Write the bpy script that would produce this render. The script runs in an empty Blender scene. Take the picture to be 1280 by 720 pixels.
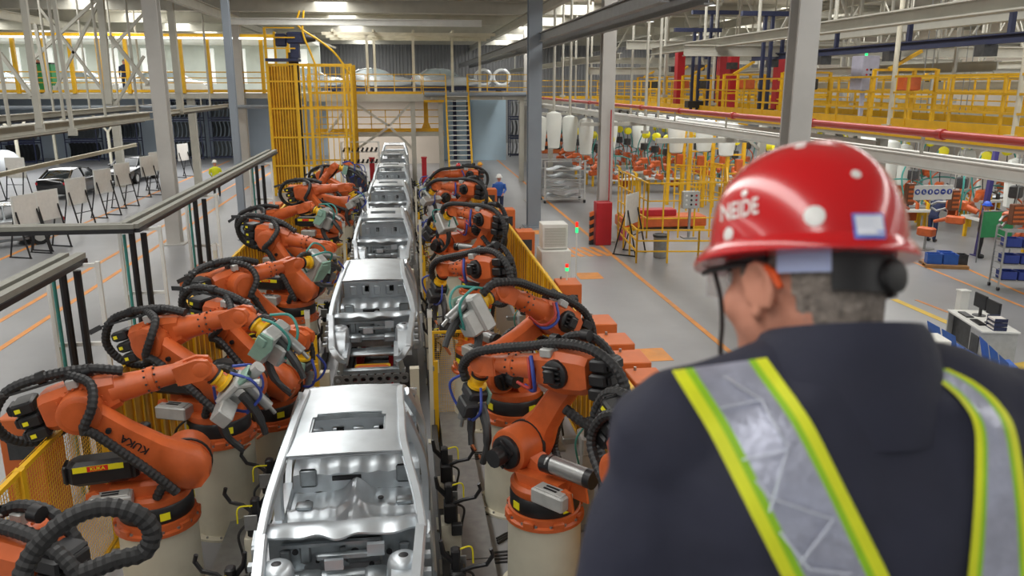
import bpy, math, random
from mathutils import Vector, Matrix, noise
from mathutils.bvhtree import BVHTree
RN = random.Random(11)
PI = math.pi
S = bpy.context.scene
COL = S.collection
V = Vector

def hexc(h):
    h = h.lstrip('#')
    r = [int(h[i:i+2], 16)/255 for i in (0, 2, 4)]
    return tuple(c/12.92 if c <= .04045 else ((c+.055)/1.055)**2.4 for c in r)

# ---------------------------------------------------------------- camera
CAM_H = 5.4
PITCH = math.atan(.253)
YAW = math.atan(.135*math.cos(PITCH))
cd = bpy.data.cameras.new('camera')
cam = bpy.data.objects.new('camera', cd)
COL.objects.link(cam)
cam.location = (0, 0, CAM_H)
cam.rotation_euler = (PI/2-PITCH, 0, -YAW)
cd.sensor_width = 36
cd.lens = 28.125
cd.clip_start = .05
cd.clip_end = 400
cd.dof.use_dof = True
cd.dof.focus_distance = 11
cd.dof.aperture_fstop = 4.0
S.camera = cam
# ---------------------------------------------------------------- world and light
w = bpy.data.worlds.new('sky')
S.world = w
w.use_nodes = True
bg = w.node_tree.nodes['Background']
bg.inputs[0].default_value = (.86, .93, 1, 1)
bg.inputs[1].default_value = 1.3
S.view_settings.view_transform = 'Standard'
S.view_settings.look = 'None'
S.view_settings.gamma = 1
S.view_settings.use_curve_mapping = False
S.view_settings.exposure = -.35

def area(name, loc, sx, sy, power, col=(1, 1, 1), rot=(0, 0, 0)):
    l = bpy.data.lights.new(name, 'AREA')
    l.shape = 'RECTANGLE'
    l.size = sx
    l.size_y = sy
    l.energy = power
    l.color = col
    o = bpy.data.objects.new(name, l)
    COL.objects.link(o)
    o.location = loc
    o.rotation_euler = rot
    return o
# long roof light strips of the hall, running along it
for i, x in enumerate((-27, -15, -3.5, 9, 21, 32)):
    area('roof_light', (x, 34, 9.45), 1.6, 84, 4200, (1, .985, .95))

# ---------------------------------------------------------------- helpers
def cam_point(u, v, d):
    """world point that lies d metres along the camera axis and projects to pixel u, v (used to measure positions)"""
    q = V(((u-640)/1000*d, -(v-360)/1000*d, -d))
    return cam.rotation_euler.to_matrix() @ q + V((0, 0, CAM_H))

def on_x(u, v, X):
    d = cam_point(u, v, 1)-V((0, 0, CAM_H))
    return V((0, 0, CAM_H))+d*(X/d.x)

def on_y(u, v, Y):
    d = cam_point(u, v, 1)-V((0, 0, CAM_H))
    return V((0, 0, CAM_H))+d*(Y/d.y)

def on_z(u, v, z=0):
    d = cam_point(u, v, 1)-V((0, 0, CAM_H))
    return V((0, 0, CAM_H))+d*((z-CAM_H)/d.z)

MATS = {}
def mat(name, col, rough=.5, metal=0., var=.08, scale=6., bump=0., bscale=40., coat=0., emit=0., alpha=1., dirt=0., dirtcol=None):
    if isinstance(col, str):
        col = hexc(col)
    m = bpy.data.materials.new(name)
    m.use_nodes = True
    nt = m.node_tree
    N = nt.nodes
    L = nt.links
    b = N['Principled BSDF']
    tc = N.new('ShaderNodeTexCoord')
    nz = N.new('ShaderNodeTexNoise')
    nz.inputs['Scale'].default_value = scale
    nz.inputs['Detail'].default_value = 5
    L.new(tc.outputs['Object'], nz.inputs['Vector'])
    rp = N.new('ShaderNodeValToRGB')
    rp.color_ramp.elements[0].position = .3
    rp.color_ramp.elements[1].position = .7
    rp.color_ramp.elements[0].color = (*[c*(1-var) for c in col], 1)
    rp.color_ramp.elements[1].color = (*[min(1, c*(1+var)) for c in col], 1)
    L.new(nz.outputs['Fac'], rp.inputs['Fac'])
    out = rp.outputs['Color']
    if dirt:
        n2 = N.new('ShaderNodeTexNoise')
        n2.inputs['Scale'].default_value = scale*.37
        n2.inputs['Detail'].default_value = 8
        n2.inputs['Roughness'].default_value = .7
        L.new(tc.outputs['Object'], n2.inputs['Vector'])
        r2 = N.new('ShaderNodeValToRGB')
        r2.color_ramp.elements[0].position = .48
        r2.color_ramp.elements[1].position = .68
        r2.color_ramp.elements[0].color = (0, 0, 0, 1)
        r2.color_ramp.elements[1].color = (dirt, dirt, dirt, 1)
        L.new(n2.outputs['Fac'], r2.inputs['Fac'])
        mx = N.new('ShaderNodeMix')
        mx.data_type = 'RGBA'
        L.new(r2.outputs['Color'], mx.inputs['Factor'])
        L.new(out, mx.inputs['A'])
        mx.inputs['B'].default_value = (*(dirtcol or [c*.35 for c in col]), 1)
        out = mx.outputs['Result']
    L.new(out, b.inputs['Base Color'])
    b.inputs['Roughness'].default_value = rough
    b.inputs['Metallic'].default_value = metal
    b.inputs['Coat Weight'].default_value = coat
    b.inputs['Coat Roughness'].default_value = .08
    if bump:
        nb = N.new('ShaderNodeTexNoise')
        nb.inputs['Scale'].default_value = bscale
        nb.inputs['Detail'].default_value = 4
        L.new(tc.outputs['Object'], nb.inputs['Vector'])
        bp = N.new('ShaderNodeBump')
        bp.inputs['Strength'].default_value = bump
        bp.inputs['Distance'].default_value = .02
        L.new(nb.outputs['Fac'], bp.inputs['Height'])
        L.new(bp.outputs['Normal'], b.inputs['Normal'])
    if emit:
        L.new(out, b.inputs['Emission Color'])
        b.inputs['Emission Strength'].default_value = emit
    if alpha < 1:
        b.inputs['Alpha'].default_value = alpha
    MATS[name] = m
    return m

mat('orange', '#c9602e', .42, 0, .10, 5, .04, 30, dirt=.25, dirtcol=hexc('#6e3216'))
mat('orange_box', '#cf6a30', .5, 0, .07, 3, dirt=.2)
mat('cream', '#d6d1bd', .5, 0, .05, 3, dirt=.25, dirtcol=hexc('#9d947a'))
mat('black', '#1d1d1f', .42, 0, .2, 10)
mat('rubber', '#232324', .55, 0, .2, 20)
mat('dark_steel', '#4a4b4c', .4, .6, .2, 10)
mat('steel', '#9c9d9c', .38, .75, .12, 8)
mat('alu', '#b4b5b2', .42, .3, .08, 10)
mat('zinc', '#ccd3d8', .40, .78, .10, 3.5, .05, 5)
mat('zinc_dark', '#a4abaf', .42, .85, .2, 6, .08, 9)
mat('yellow', '#e2b01a', .45, 0, .08, 4, dirt=.15)
mat('yellow_flange', '#e0b01c', .4, 0, .06, 8)
mat('mint', '#86a898', .5, 0, .1, 10)
mat('white', '#dcdcd6', .55, 0, .05, 3)
mat('beam', '#b5b3a8', .55, 0, .06, 2, dirt=.15)
mat('column', '#b9b7b2', .5, 0, .05, 1.5, dirt=.12)
mat('column_blue', '#8a939c', .45, 0, .05, 1.5)
mat('red', '#b0202a', .4, 0, .06, 3)
mat('pipe_red', '#b23b33', .4, 0, .06, 3)
mat('navy', '#252c4a', .5, 0, .1, 4)
mat('blue', '#2e62b8', .45, 0, .1, 6)
mat('blue_rubber', '#33479b', .5)
mat('copper', '#b06a45', .35, .8)
mat('label_yellow', '#ece11f', .5, 0, .02)
mat('label_red', '#d8261c', .5, 0, .02)
mat('paper', '#dedad3', .7, 0, .05, 8)
mat('green', '#2f8f57', .5)
mat('teal_hose', '#3f8f86', .5)
mat('lamp_white', '#ffffff', .5, emit=2.2, var=0)
mat('green_lamp', '#30ff90', .5, emit=1.2, var=0)
mat('red_lamp', '#ff3020', .5, emit=.7, var=0)
mat('screen', '#101216', .15)
mat('car_black', '#131417', .12, 0, .1, 3, coat=1)
mat('car_silver', '#c4cbd0', .22, .5, .05, 3, coat=1)
mat('car_white', '#e8edf0', .2, 0, .03, 3, coat=1)
mat('tyre', '#191919', .8)
mat('tray_grey', '#86867d', .5)
mat('pale_glass', '#9fadb2', .15, 0, .1, 2)
mat('glass', '#20282c', .06, 0, .1, 2)
mat('wood', '#a97f4f', .6, 0, .15, 5)
mat('duct', '#dcdfd8', .7, 0, .06, 1.5, .15, 3)
mat('skin', '#c98a72', .5, 0, .1, 14, .12, 60)
mat('navy_cloth', '#242637', .8, 0, .12, 10, .25, 14)
mat('hivis', '#d9e021', .6, 0, .05, 40)
mat('hivis_green', '#8fc21a', .6, 0, .05, 40)
mat('workwear', '#27304f', .8, 0, .1, 10)
mat('hair_grey', '#8a8078', .85, 0, .45, 90, .5, 160)
mat('helmet_red', '#c8141b', .22, 0, .03, 4, coat=.6)
mat('helmet_white', '#e8e8e4', .3)
mat('helmet_blue', '#2b58c8', .3)
mat('helmet_yellow', '#e3a31c', .3)
mat('pink_wall', '#cbb5a2', .7)
mat('wrap', '#d5dade', .3, 0, .1, 2, .4, 4)
MATS['amber'] = None

def amber():
    m = bpy.data.materials.new('amber_mesh')
    m.use_nodes = True
    N = m.node_tree.nodes
    L = m.node_tree.links
    b = N['Principled BSDF']
    o = N['Material Output']
    tc = N.new('ShaderNodeTexCoord')
    wv = N.new('ShaderNodeTexNoise')
    wv.inputs['Scale'].default_value = 2.5
    wv.inputs['Detail'].default_value = 4
    L.new(tc.outputs['Object'], wv.inputs['Vector'])
    rp = N.new('ShaderNodeValToRGB')
    rp.color_ramp.elements[0].color = (*hexc('#a97a17'), 1)
    rp.color_ramp.elements[1].color = (*hexc('#d3a01d'), 1)
    rp.color_ramp.elements[0].position = .35
    rp.color_ramp.elements[1].position = .65
    L.new(wv.outputs['Fac'], rp.inputs['Fac'])
    L.new(rp.outputs['Color'], b.inputs['Base Color'])
    b.inputs['Roughness'].default_value = .55
    t = N.new('ShaderNodeBsdfTransparent')
    t.inputs[0].default_value = (*hexc('#e6c789'), 1)
    mx = N.new('ShaderNodeMixShader')
    mx.inputs[0].default_value = .45
    L.new(t.outputs[0], mx.inputs[1])
    L.new(b.outputs[0], mx.inputs[2])
    L.new(mx.outputs[0], o.inputs['Surface'])
    return m
MATS['amber'] = amber()

class G:
    """collects shapes; build() links them as one mesh object"""
    def __init__(s, M=None):
        s.v = []
        s.f = []
        s.M = M
    def add(s, vs, fs, M=None):
        n = len(s.v)
        for p in vs:
            p = V(p)
            if M is not None:
                p = M @ p
            if s.M is not None:
                p = s.M @ p
            s.v.append(p)
        s.f += [tuple(i+n for i in f) for f in fs]
        return s
    def box(s, c, d, M=None, ch=0.):
        x, y, z = d[0]/2, d[1]/2, d[2]/2
        if ch <= 0:
            vs = [(c[0]+a*x, c[1]+b*y, c[2]+e*z) for e in (-1, 1) for b in (-1, 1) for a in (-1, 1)]
            return s.add(vs, [(0, 2, 3, 1), (4, 5, 7, 6), (0, 1, 5, 4), (2, 6, 7, 3), (0, 4, 6, 2), (1, 3, 7, 5)], M)
        rings = []
        for zz, k in ((-z, ch), (-z+ch, 0), (z-ch, 0), (z, ch)):
            X, Y = x-k, y-k
            q = ch
            rings.append([(c[0]+a, c[1]+b, c[2]+zz) for a, b in ((X-q, -Y), (X, -Y+q), (X, Y-q), (X-q, Y), (-X+q, Y), (-X, Y-q), (-X, -Y+q), (-X+q, -Y))])
        return s.loft(rings, M=M)
    def b2(s, lo, hi, M=None, ch=0.):
        return s.box([(a+b)/2 for a, b in zip(lo, hi)], [abs(b-a) for a, b in zip(lo, hi)], M, ch)
    def loft(s, rings, caps=True, closed=True, M=None):
        n = len(rings[0])
        vs = [p for r in rings for p in r]
        fs = []
        for i in range(len(rings)-1):
            for j in range(n if closed else n-1):
                k = (j+1) % n
                fs.append((i*n+j, i*n+k, (i+1)*n+k, (i+1)*n+j))
        if caps and closed:
            fs.append(tuple(reversed(range(n))))
            fs.append(tuple(range((len(rings)-1)*n, len(rings)*n)))
        return s.add(vs, fs, M)
    def bar(s, a, b, w=.05, h=None, up=(0, 0, 1), M=None):
        a = V(a); b = V(b)
        h = h or w
        d = (b-a).normalized()
        u = V(up)
        if abs(d.dot(u)) > .98:
            u = V((0, 1, 0)) if abs(d.y) < .9 else V((1, 0, 0))
        r = d.cross(u).normalized()
        u = r.cross(d)
        q = [r*(-w/2)+u*(-h/2), r*(w/2)+u*(-h/2), r*(w/2)+u*(h/2), r*(-w/2)+u*(h/2)]
        return s.loft([[a+k for k in q], [b+k for k in q]], M=M)
    def ibeam(s, a, b, w=.3, h=.3, t=.03, up=(0, 0, 1)):
        a = V(a); b = V(b)
        d = (b-a).normalized()
        u = V(up)
        if abs(d.dot(u)) > .98:
            u = V((0, 1, 0))
        r = d.cross(u).normalized()
        u = r.cross(d)
        pr = [(-w/2, -h/2), (w/2, -h/2), (w/2, -h/2+t), (t/2, -h/2+t), (t/2, h/2-t), (w/2, h/2-t), (w/2, h/2), (-w/2, h/2), (-w/2, h/2-t), (-t/2, h/2-t), (-t/2, -h/2+t), (-w/2, -h/2+t)]
        return s.loft([[a+r*x+u*y for x, y in pr], [b+r*x+u*y for x, y in pr]])
    def tube(s, pts, r, n=8, caps=True, M=None, ribs=0.):
        pts = [V(p) for p in pts]
        rad = r if isinstance(r, (list, tuple)) else [r]*len(pts)
        rings = []
        d0 = (pts[1]-pts[0]).normalized()
        u = d0.orthogonal().normalized()
        for i, p in enumerate(pts):
            d = (pts[min(i+1, len(pts)-1)]-pts[max(i-1, 0)])
            d = d.normalized() if d.length > 1e-9 else d0
            u = (u-d*u.dot(d))
            u = u.normalized() if u.length > 1e-6 else d.orthogonal().normalized()
            k = d.cross(u)
            rr = rad[i]*(1+(ribs if i % 2 else -ribs))
            rings.append([p+(u*math.cos(2*PI*j/n)+k*math.sin(2*PI*j/n))*rr for j in range(n)])
        return s.loft(rings, caps, True, M)
    def cyl(s, a, b, r, r2=None, n=14, M=None):
        return s.tube([a, b], [r, r if r2 is None else r2], n, True, M)
    def lathe(s, prof, n=24, M=None, caps=True, a0=0., a1=2*PI):
        full = abs(a1-a0-2*PI) < 1e-6
        k = n if full else n+1
        rings = [[(r*math.cos(a0+(a1-a0)*j/n), r*math.sin(a0+(a1-a0)*j/n), z) for j in range(k)] for r, z in prof]
        return s.loft(rings, caps and full, full, M)
    def prism(s, poly, a, b, axis='y', M=None):
        m = {'y': lambda p, t: (p[0], t, p[1]), 'z': lambda p, t: (p[0], p[1], t), 'x': lambda p, t: (t, p[0], p[1])}[axis]
        return s.loft([[m(p, a) for p in poly], [m(p, b) for p in poly]], M=M)
    def ball(s, c, r, n=12, m=8, M=None):
        r = r if isinstance(r, (list, tuple)) else (r, r, r)
        rings = []
        for i in range(m+1):
            t = PI*i/m
            q = max(math.sin(t), .002)
            rings.append([(c[0]+r[0]*q*math.cos(2*PI*j/n), c[1]+r[1]*q*math.sin(2*PI*j/n), c[2]-r[2]*math.cos(t)) for j in range(n)])
        return s.loft(rings, M=M)
    def grid(s, fn, nu, nv, th=0., M=None, hole=None):
        vs = [V(fn(i/nu, j/nv)) for j in range(nv+1) for i in range(nu+1)]
        fs = []
        for j in range(nv):
            for i in range(nu):
                if hole and hole((i+.5)/nu, (j+.5)/nv):
                    continue
                a = j*(nu+1)+i
                fs.append((a, a+1, a+nu+2, a+nu+1))
        if th:
            # closed sheet: copy shifted down and edge walls
            n = len(vs)
            ed = {}
            for f in fs:
                for k in range(4):
                    e = (f[k], f[(k+1) % 4])
                    ed[e] = ed.get(e, 0)+1
            vs += [p-V((0, 0, th)) for p in vs[:n]]
            g = [tuple(reversed([i+n for i in f])) for f in fs]
            for (a, b) in list(ed):
                if (b, a) not in ed:
                    g.append((b, a, a+n, b+n))
            fs = fs+g
        return s.add(vs, fs, M)
    def mesh(s, name, m, smooth=40):
        me = bpy.data.meshes.new(name)
        me.from_pydata([tuple(p) for p in s.v], [], s.f)
        me.validate(verbose=False)
        if m:
            me.materials.append(MATS[m] if isinstance(m, str) else m)
        if smooth:
            me.shade_smooth()
            me.set_sharp_from_angle(angle=math.radians(smooth))
        me.update()
        return me
    def build(s, name, m, parent=None, loc=None, rz=0., smooth=40):
        return link(name, s.mesh(name, m, smooth), parent, loc, rz)

def link(name, me, parent=None, loc=None, rz=0., mtx=None):
    o = bpy.data.objects.new(name, me)
    COL.objects.link(o)
    if parent is not None:
        o.parent = parent
    if mtx is not None:
        o.matrix_basis = mtx
    else:
        if loc is not None:
            o.location = loc
        if rz:
            o.rotation_euler = (0, 0, rz)
    return o

def tag(o, label, cat, group=None, kind=None):
    o['label'] = label
    o['category'] = cat
    if group:
        o['group'] = group
    if kind:
        o['kind'] = kind
    return o

def thing(name, label, cat, loc=(0, 0, 0), rz=0., group=None):
    return tag(link(name, None, None, loc, rz), label, cat, group)

def struct(o):
    o['kind'] = 'structure'
    return o

def dup(o, loc=None, rz=None, label=None, parent=None):
    c = o.copy()
    COL.objects.link(c)
    if parent is not None:
        c.parent = parent
    if loc is not None:
        c.location = loc
    if rz is not None:
        c.rotation_euler = (0, 0, rz)
    if label:
        c['label'] = label
    for ch in list(o.children):
        dup(ch, parent=c)
    return c

def spline(pts, n=8):
    pts = [V(p) for p in pts]
    q = [pts[0]*2-pts[1]]+pts+[pts[-1]*2-pts[-2]]
    out = []
    for i in range(1, len(q)-2):
        a, b, c, d = q[i-1:i+3]
        for k in range(n):
            t = k/n
            out.append(.5*((2*b)+(c-a)*t+(2*a-5*b+4*c-d)*t*t+(3*b-a-3*c+d)*t**3))
    out.append(pts[-1])
    return out

def resample(pts, step):
    out = [pts[0]]
    acc = 0.
    for a, b in zip(pts, pts[1:]):
        L = (b-a).length
        while acc+L >= step and L > 1e-9:
            t = (step-acc)/L
            a = a+(b-a)*t
            out.append(a)
            L = (b-a).length
            acc = 0.
        acc += L
    return out

_isl = {}
def ISL(me):
    """the separate pieces of a mesh, each as a mesh of its own (kept for the next copy)"""
    if me.name in _isl:
        return _isl[me.name]
    n = len(me.vertices)
    p = list(range(n))
    def fd(a):
        while p[a] != a:
            p[a] = p[p[a]]
            a = p[a]
        return a
    for f in me.polygons:
        vs = list(f.vertices)
        for b in vs[1:]:
            ra, rb = fd(vs[0]), fd(b)
            if ra != rb:
                p[ra] = rb
    gr = {}
    for f in me.polygons:
        gr.setdefault(fd(f.vertices[0]), []).append(tuple(f.vertices))
    out = []
    for fs in gr.values():
        ix = {}
        vs = []
        ff = []
        for f in fs:
            q = []
            for i in f:
                if i not in ix:
                    ix[i] = len(vs)
                    vs.append(me.vertices[i].co.copy())
                q.append(ix[i])
            ff.append(tuple(q))
        g = G()
        g.v = vs
        g.f = ff
        out.append(g.mesh(me.name.split('.')[0], me.materials[0] if me.materials else None))
    _isl[me.name] = out
    return out

def build_pieces(g, name, m, parent=None, smooth=40):
    me = g.mesh(name, m, smooth)
    return [link(name, q, parent) for q in ISL(me)]

TEXTS = {}
def text_shape(body, size, bold=0.):
    """flat outline letters as (verts, faces), centred"""
    k = (body, size, bold)
    if k not in TEXTS:
        cu = bpy.data.curves.new('lettering', 'FONT')
        cu.body = body
        cu.size = size
        cu.offset = bold
        cu.align_x = 'CENTER'
        cu.align_y = 'CENTER'
        cu.resolution_u = 3
        o = bpy.data.objects.new('lettering', cu)
        COL.objects.link(o)
        dg = bpy.context.evaluated_depsgraph_get()
        me = bpy.data.meshes.new_from_object(o.evaluated_get(dg))
        TEXTS[k] = ([v.co.copy() for v in me.vertices], [tuple(p.vertices) for p in me.polygons])
        bpy.data.objects.remove(o)
        bpy.data.meshes.remove(me)
        bpy.data.curves.remove(cu)
    return TEXTS[k]

def T(x, y, z):
    return Matrix.Translation((x, y, z))
def RX(a):
    return Matrix.Rotation(a, 4, 'X')
def RY(a):
    return Matrix.Rotation(a, 4, 'Y')
def RZ(a):
    return Matrix.Rotation(a, 4, 'Z')

# ================================================================ the setting
def floor_mat():
    m = mat('concrete', '#8f9092', .36, 0, .07, .55, .02, 9, dirt=.35, dirtcol=hexc('#77797c'))
    return m
floor_mat()
struct(G().b2((-38, -12, -.2), (38, 82, 0)).build('floor', 'concrete'))
mat('ceiling', '#cbc5ba', .7, 0, .06, .4)
mat('wall_far', '#8a8b8c', .6, 0, .06, .6)
mat('wall_warm', '#c9bfb2', .7, 0, .06, .5)
mat('girder_grey', '#7d7e7d', .5)
mat('marking', '#d98f42', .6, 0, .1, 3, dirt=.4, dirtcol=hexc('#9a8570'))
mat('marking_yellow', '#d9b534', .6, 0, .1, 3, dirt=.4, dirtcol=hexc('#9a8c62'))
struct(G().b2((-38, -12, 9.6), (38, 82, 9.8)).build('ceiling', 'ceiling'))
# far wall of ribbed sheet: separate ribbed sheets, bays of 6 m
fw_ = struct(link('wall_far', G().b2((-38, 78.1, 0), (38, 78.4, 9.6)).mesh('wall_far', 'wall_far')))
me = None
for i in range(12):
    if me is None:
        g = G()
        for k in range(20):
            g.prism([(-3.1+k*.31, 0), (-3.1+k*.31+.05, -.08), (-3.1+k*.31+.17, -.08), (-3.1+k*.31+.22, 0)], 4.5, 9.4, 'z')
        me = g.mesh('sheet', 'wall_far', 0)
    link('cladding_sheet', me, fw_, (-34.5+i*6.3, 78.1, 0))
struct(G().b2((-38.3, -12, 0), (-38, 82, 9.6)).build('wall_left', 'wall_far'))
struct(G().b2((38, -12, 0), (38.3, 82, 9.6)).build('wall_right', 'wall_warm'))
# wall behind the photographer with a band of tall openings that let daylight in
g = G()
g.b2((-38, -12.3, 0), (38, -12, 3.2)).b2((-38, -12.3, 8.4), (38, -12, 9.6))
for i in range(13):
    g.b2((-38+i*6.2, -12.3, 3.2), (-38+i*6.2+2.2, -12, 8.4))
struct(g.build('wall_near', 'wall_warm'))

# painted floor lines
def floor_line(a, b, wd, m='marking', z=.006):
    g = G()
    a = V((a[0], a[1], 0)); b = V((b[0], b[1], 0))
    d = (b-a).normalized()
    r = V((d.y, -d.x, 0))*wd/2
    g.loft([[a-r+V((0, 0, .001)), a+r+V((0, 0, .001)), a+r+V((0, 0, z)), a-r+V((0, 0, z))], [b-r+V((0, 0, .001)), b+r+V((0, 0, .001)), b+r+V((0, 0, z)), b-r+V((0, 0, z))]])
    return struct(g.build('floor_line', m))
for x, y0, y1 in ((-13.0, 18, 62), (-9.65, 14, 62), (-8.65, 14, 62)):
    floor_line((x, y0), (x, y1), .14)
floor_line((6.55, 8), (6.75, 62), .13)
floor_line((3.45, 8), (3.45, 18), .12)
for i in range(6):
    floor_line((5.0+i*.30, 25.0), (4.7+i*.30, 26.5), .19)
for x, y in ((4.9, 15.2), (5.0, 29.6), (5.2, 22.3)):
    floor_line((x-.35, y), (x+.35, y), .8)
for pts, wd, m in (([(1117, 374), (1200, 410)], .2, 'marking_yellow'), ([(1145, 375), (1215, 402)], .1, 'marking'), ([(1228, 466), (1290, 455)], .3, 'marking_yellow'), ([(1140, 327), (1290, 388)], .1, 'marking'), ([(1195, 330), (1290, 372)], .1, 'marking')):
    a, b = [on_z(*p) for p in pts]
    floor_line(a, b, wd, m)

# ------------------------------------------------ columns (rolled steel sections)
def column(x, y, wd=.5, h=9.6, m='column', z0=0, name='column', label=None):
    g = G().ibeam((x, y, z0), (x, y, h), wd, wd, wd*.12, up=(0, 1, 0))
    o = struct(g.build(name, m, smooth=0))
    p = G().b2((x-wd*.8, y-wd*.8, z0), (x+wd*.8, y+wd*.8, z0+.04))
    p.build('base_plate', m, o, smooth=0)
    return o
column(-8.15, 29, .46)
column(-8.8, 46, .5)
column(-5.9, 29.5, .24, m='column_blue')
column(-21, 30.5, .5)
column(4.9, 30.9, .5, m='column_blue')
column(6.9, 27.6, .45)
column(6.0, 38, .5)
column(7.2, 46, .55)
column(8.7, 58.6, .4)
column(6.32, 12.6, .36)
column(17.1, 34, .5)
column(24.9, 29, .5)
column(26, 46, .5)

# ------------------------------------------------ roof steelwork
def girder(a, b, wd=.25, h=.5, m='beam', name='roof_beam'):
    return struct(G().ibeam(a, b, wd, h, .03).build(name, m, smooth=0))
for y in (43, 51, 59, 67, 75):
    girder((-38, y, 9.25), (38, y, 9.25), .3, .6, 'beam')
for x in (-30, -19, -8.6, 6.2, 18, 30):
    girder((x, 14, 8.7), (x, 78, 8.7), .25, .4, 'beam')
# the two dark crane girders over the right column row
for u, v, X in ((740, 24, 5.1), (760, 32, 6.0)):
    p = on_x(u, v, X)
    girder((X, 16, p.z), (X, 76, p.z), .2, .32, 'girder_grey', 'crane_girder')
p = on_y(455, 28, 40)
girder((on_y(285, 25, 40).x, 40, p.z), (on_y(602, 32, 40).x, 40, p.z), .3, .3, 'white', 'cross_beam')
# diagonal roof bracing
for (u0, v0), (u1, v1), Y in (((120, 0), (40, 75), 36), ((195, 0), (140, 60), 40), ((640, 65), (780, 8), 44), ((300, 12), (420, 60), 52), ((1040, 20), (1280, 2), 40), ((830, 80), (930, 20), 50)):
    struct(G().bar(on_y(u0, v0, Y), on_y(u1, v1, Y), .12, .12).build('roof_brace', 'beam', smooth=0))

# high bay lamps far back
me = G().lathe([(.05, .35), (.08, .3), (.1, .12), (.3, -.1), (.28, -.1), (.08, .08)], 14).mesh('lamp', 'alu')
me2 = G().lathe([(.26, -.08), (.26, -.11)], 14).mesh('disc', 'lamp_white')
for i, (u, v, Y, w_) in enumerate(((575, 24, 58, 'first'), (592, 15, 52, 'second'), (567, 38, 66, 'third'), (726, 43, 52, 'fourth'), (812, 25, 50, 'fifth'), (888, 4, 40, 'sixth'))):
    p = on_y(u, v, Y)
    t = thing('high_bay_lamp', f'round white high bay lamp under the roof, {w_} of six from the stair side', 'lamp', p, group='high bay lamps')
    link('lamp_hood', me, t)
    link('diffuser', me2, t)
    G().cyl((0, 0, .33), (0, 0, 9.6-p.z), .015, n=6).build('hanger', 'beam', t)

# concrete plinth strips / cable walkways along the line
for x0, x1, nm in ((.40, .84, 'right'), (-2.28, -1.84, 'left')):
    g = G()
    for k in range(16):
        g.b2((x0, 3.0+k*2.5, 0), (x1, 3.0+k*2.5+2.48, .22))
    o = struct(g.build('line_kerb', 'steel', smooth=0))
for x0, x1 in ((.26, .34), (-1.82, -1.74)):
    struct(G().b2((x0, 3, 0), (x1, 45, .3)).build('line_rail', 'dark_steel'))
# floor pit between the rails: dark steel track bed
struct(G().b2((-1.5, 3, 0), (.1, 50, .02)).build('floor_track', 'dark_steel'))
# floor grooves by the robots
for y, x0, x1 in ((8.2, .85, 1.05), (9.3, .86, 1.6), (7.6, -2.4, -1.9), (10.9, .86, 1.6), (9.0, -2.05, -1.8)):
    g = G()
    for k in range(4):
        g.b2((x0, y+k*.07, .0), (x1, y+k*.07+.03, .012))
    struct(g.build('floor_grating', 'black', smooth=0))

# ================================================================ car bodies in white on the line
LX = -.70
def sheet_y(g, prof, x0, x1, n=1, th=.012):
    """sheet that follows a profile of (y, z) and spans x0..x1"""
    m = len(prof)-1
    g.grid(lambda u, v: (x0+(x1-x0)*u, prof[round(v*m)][0], prof[round(v*m)][1]), n, m, th)

def roof_pt(x, y):
    # crowned roof
    hw = .565-.03*max(0, y-.9)
    return 1.885+.055*math.sin(PI*min(1, max(0, (y+.25)/2.3)))-.05*(x/hw)**2*.6

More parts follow.
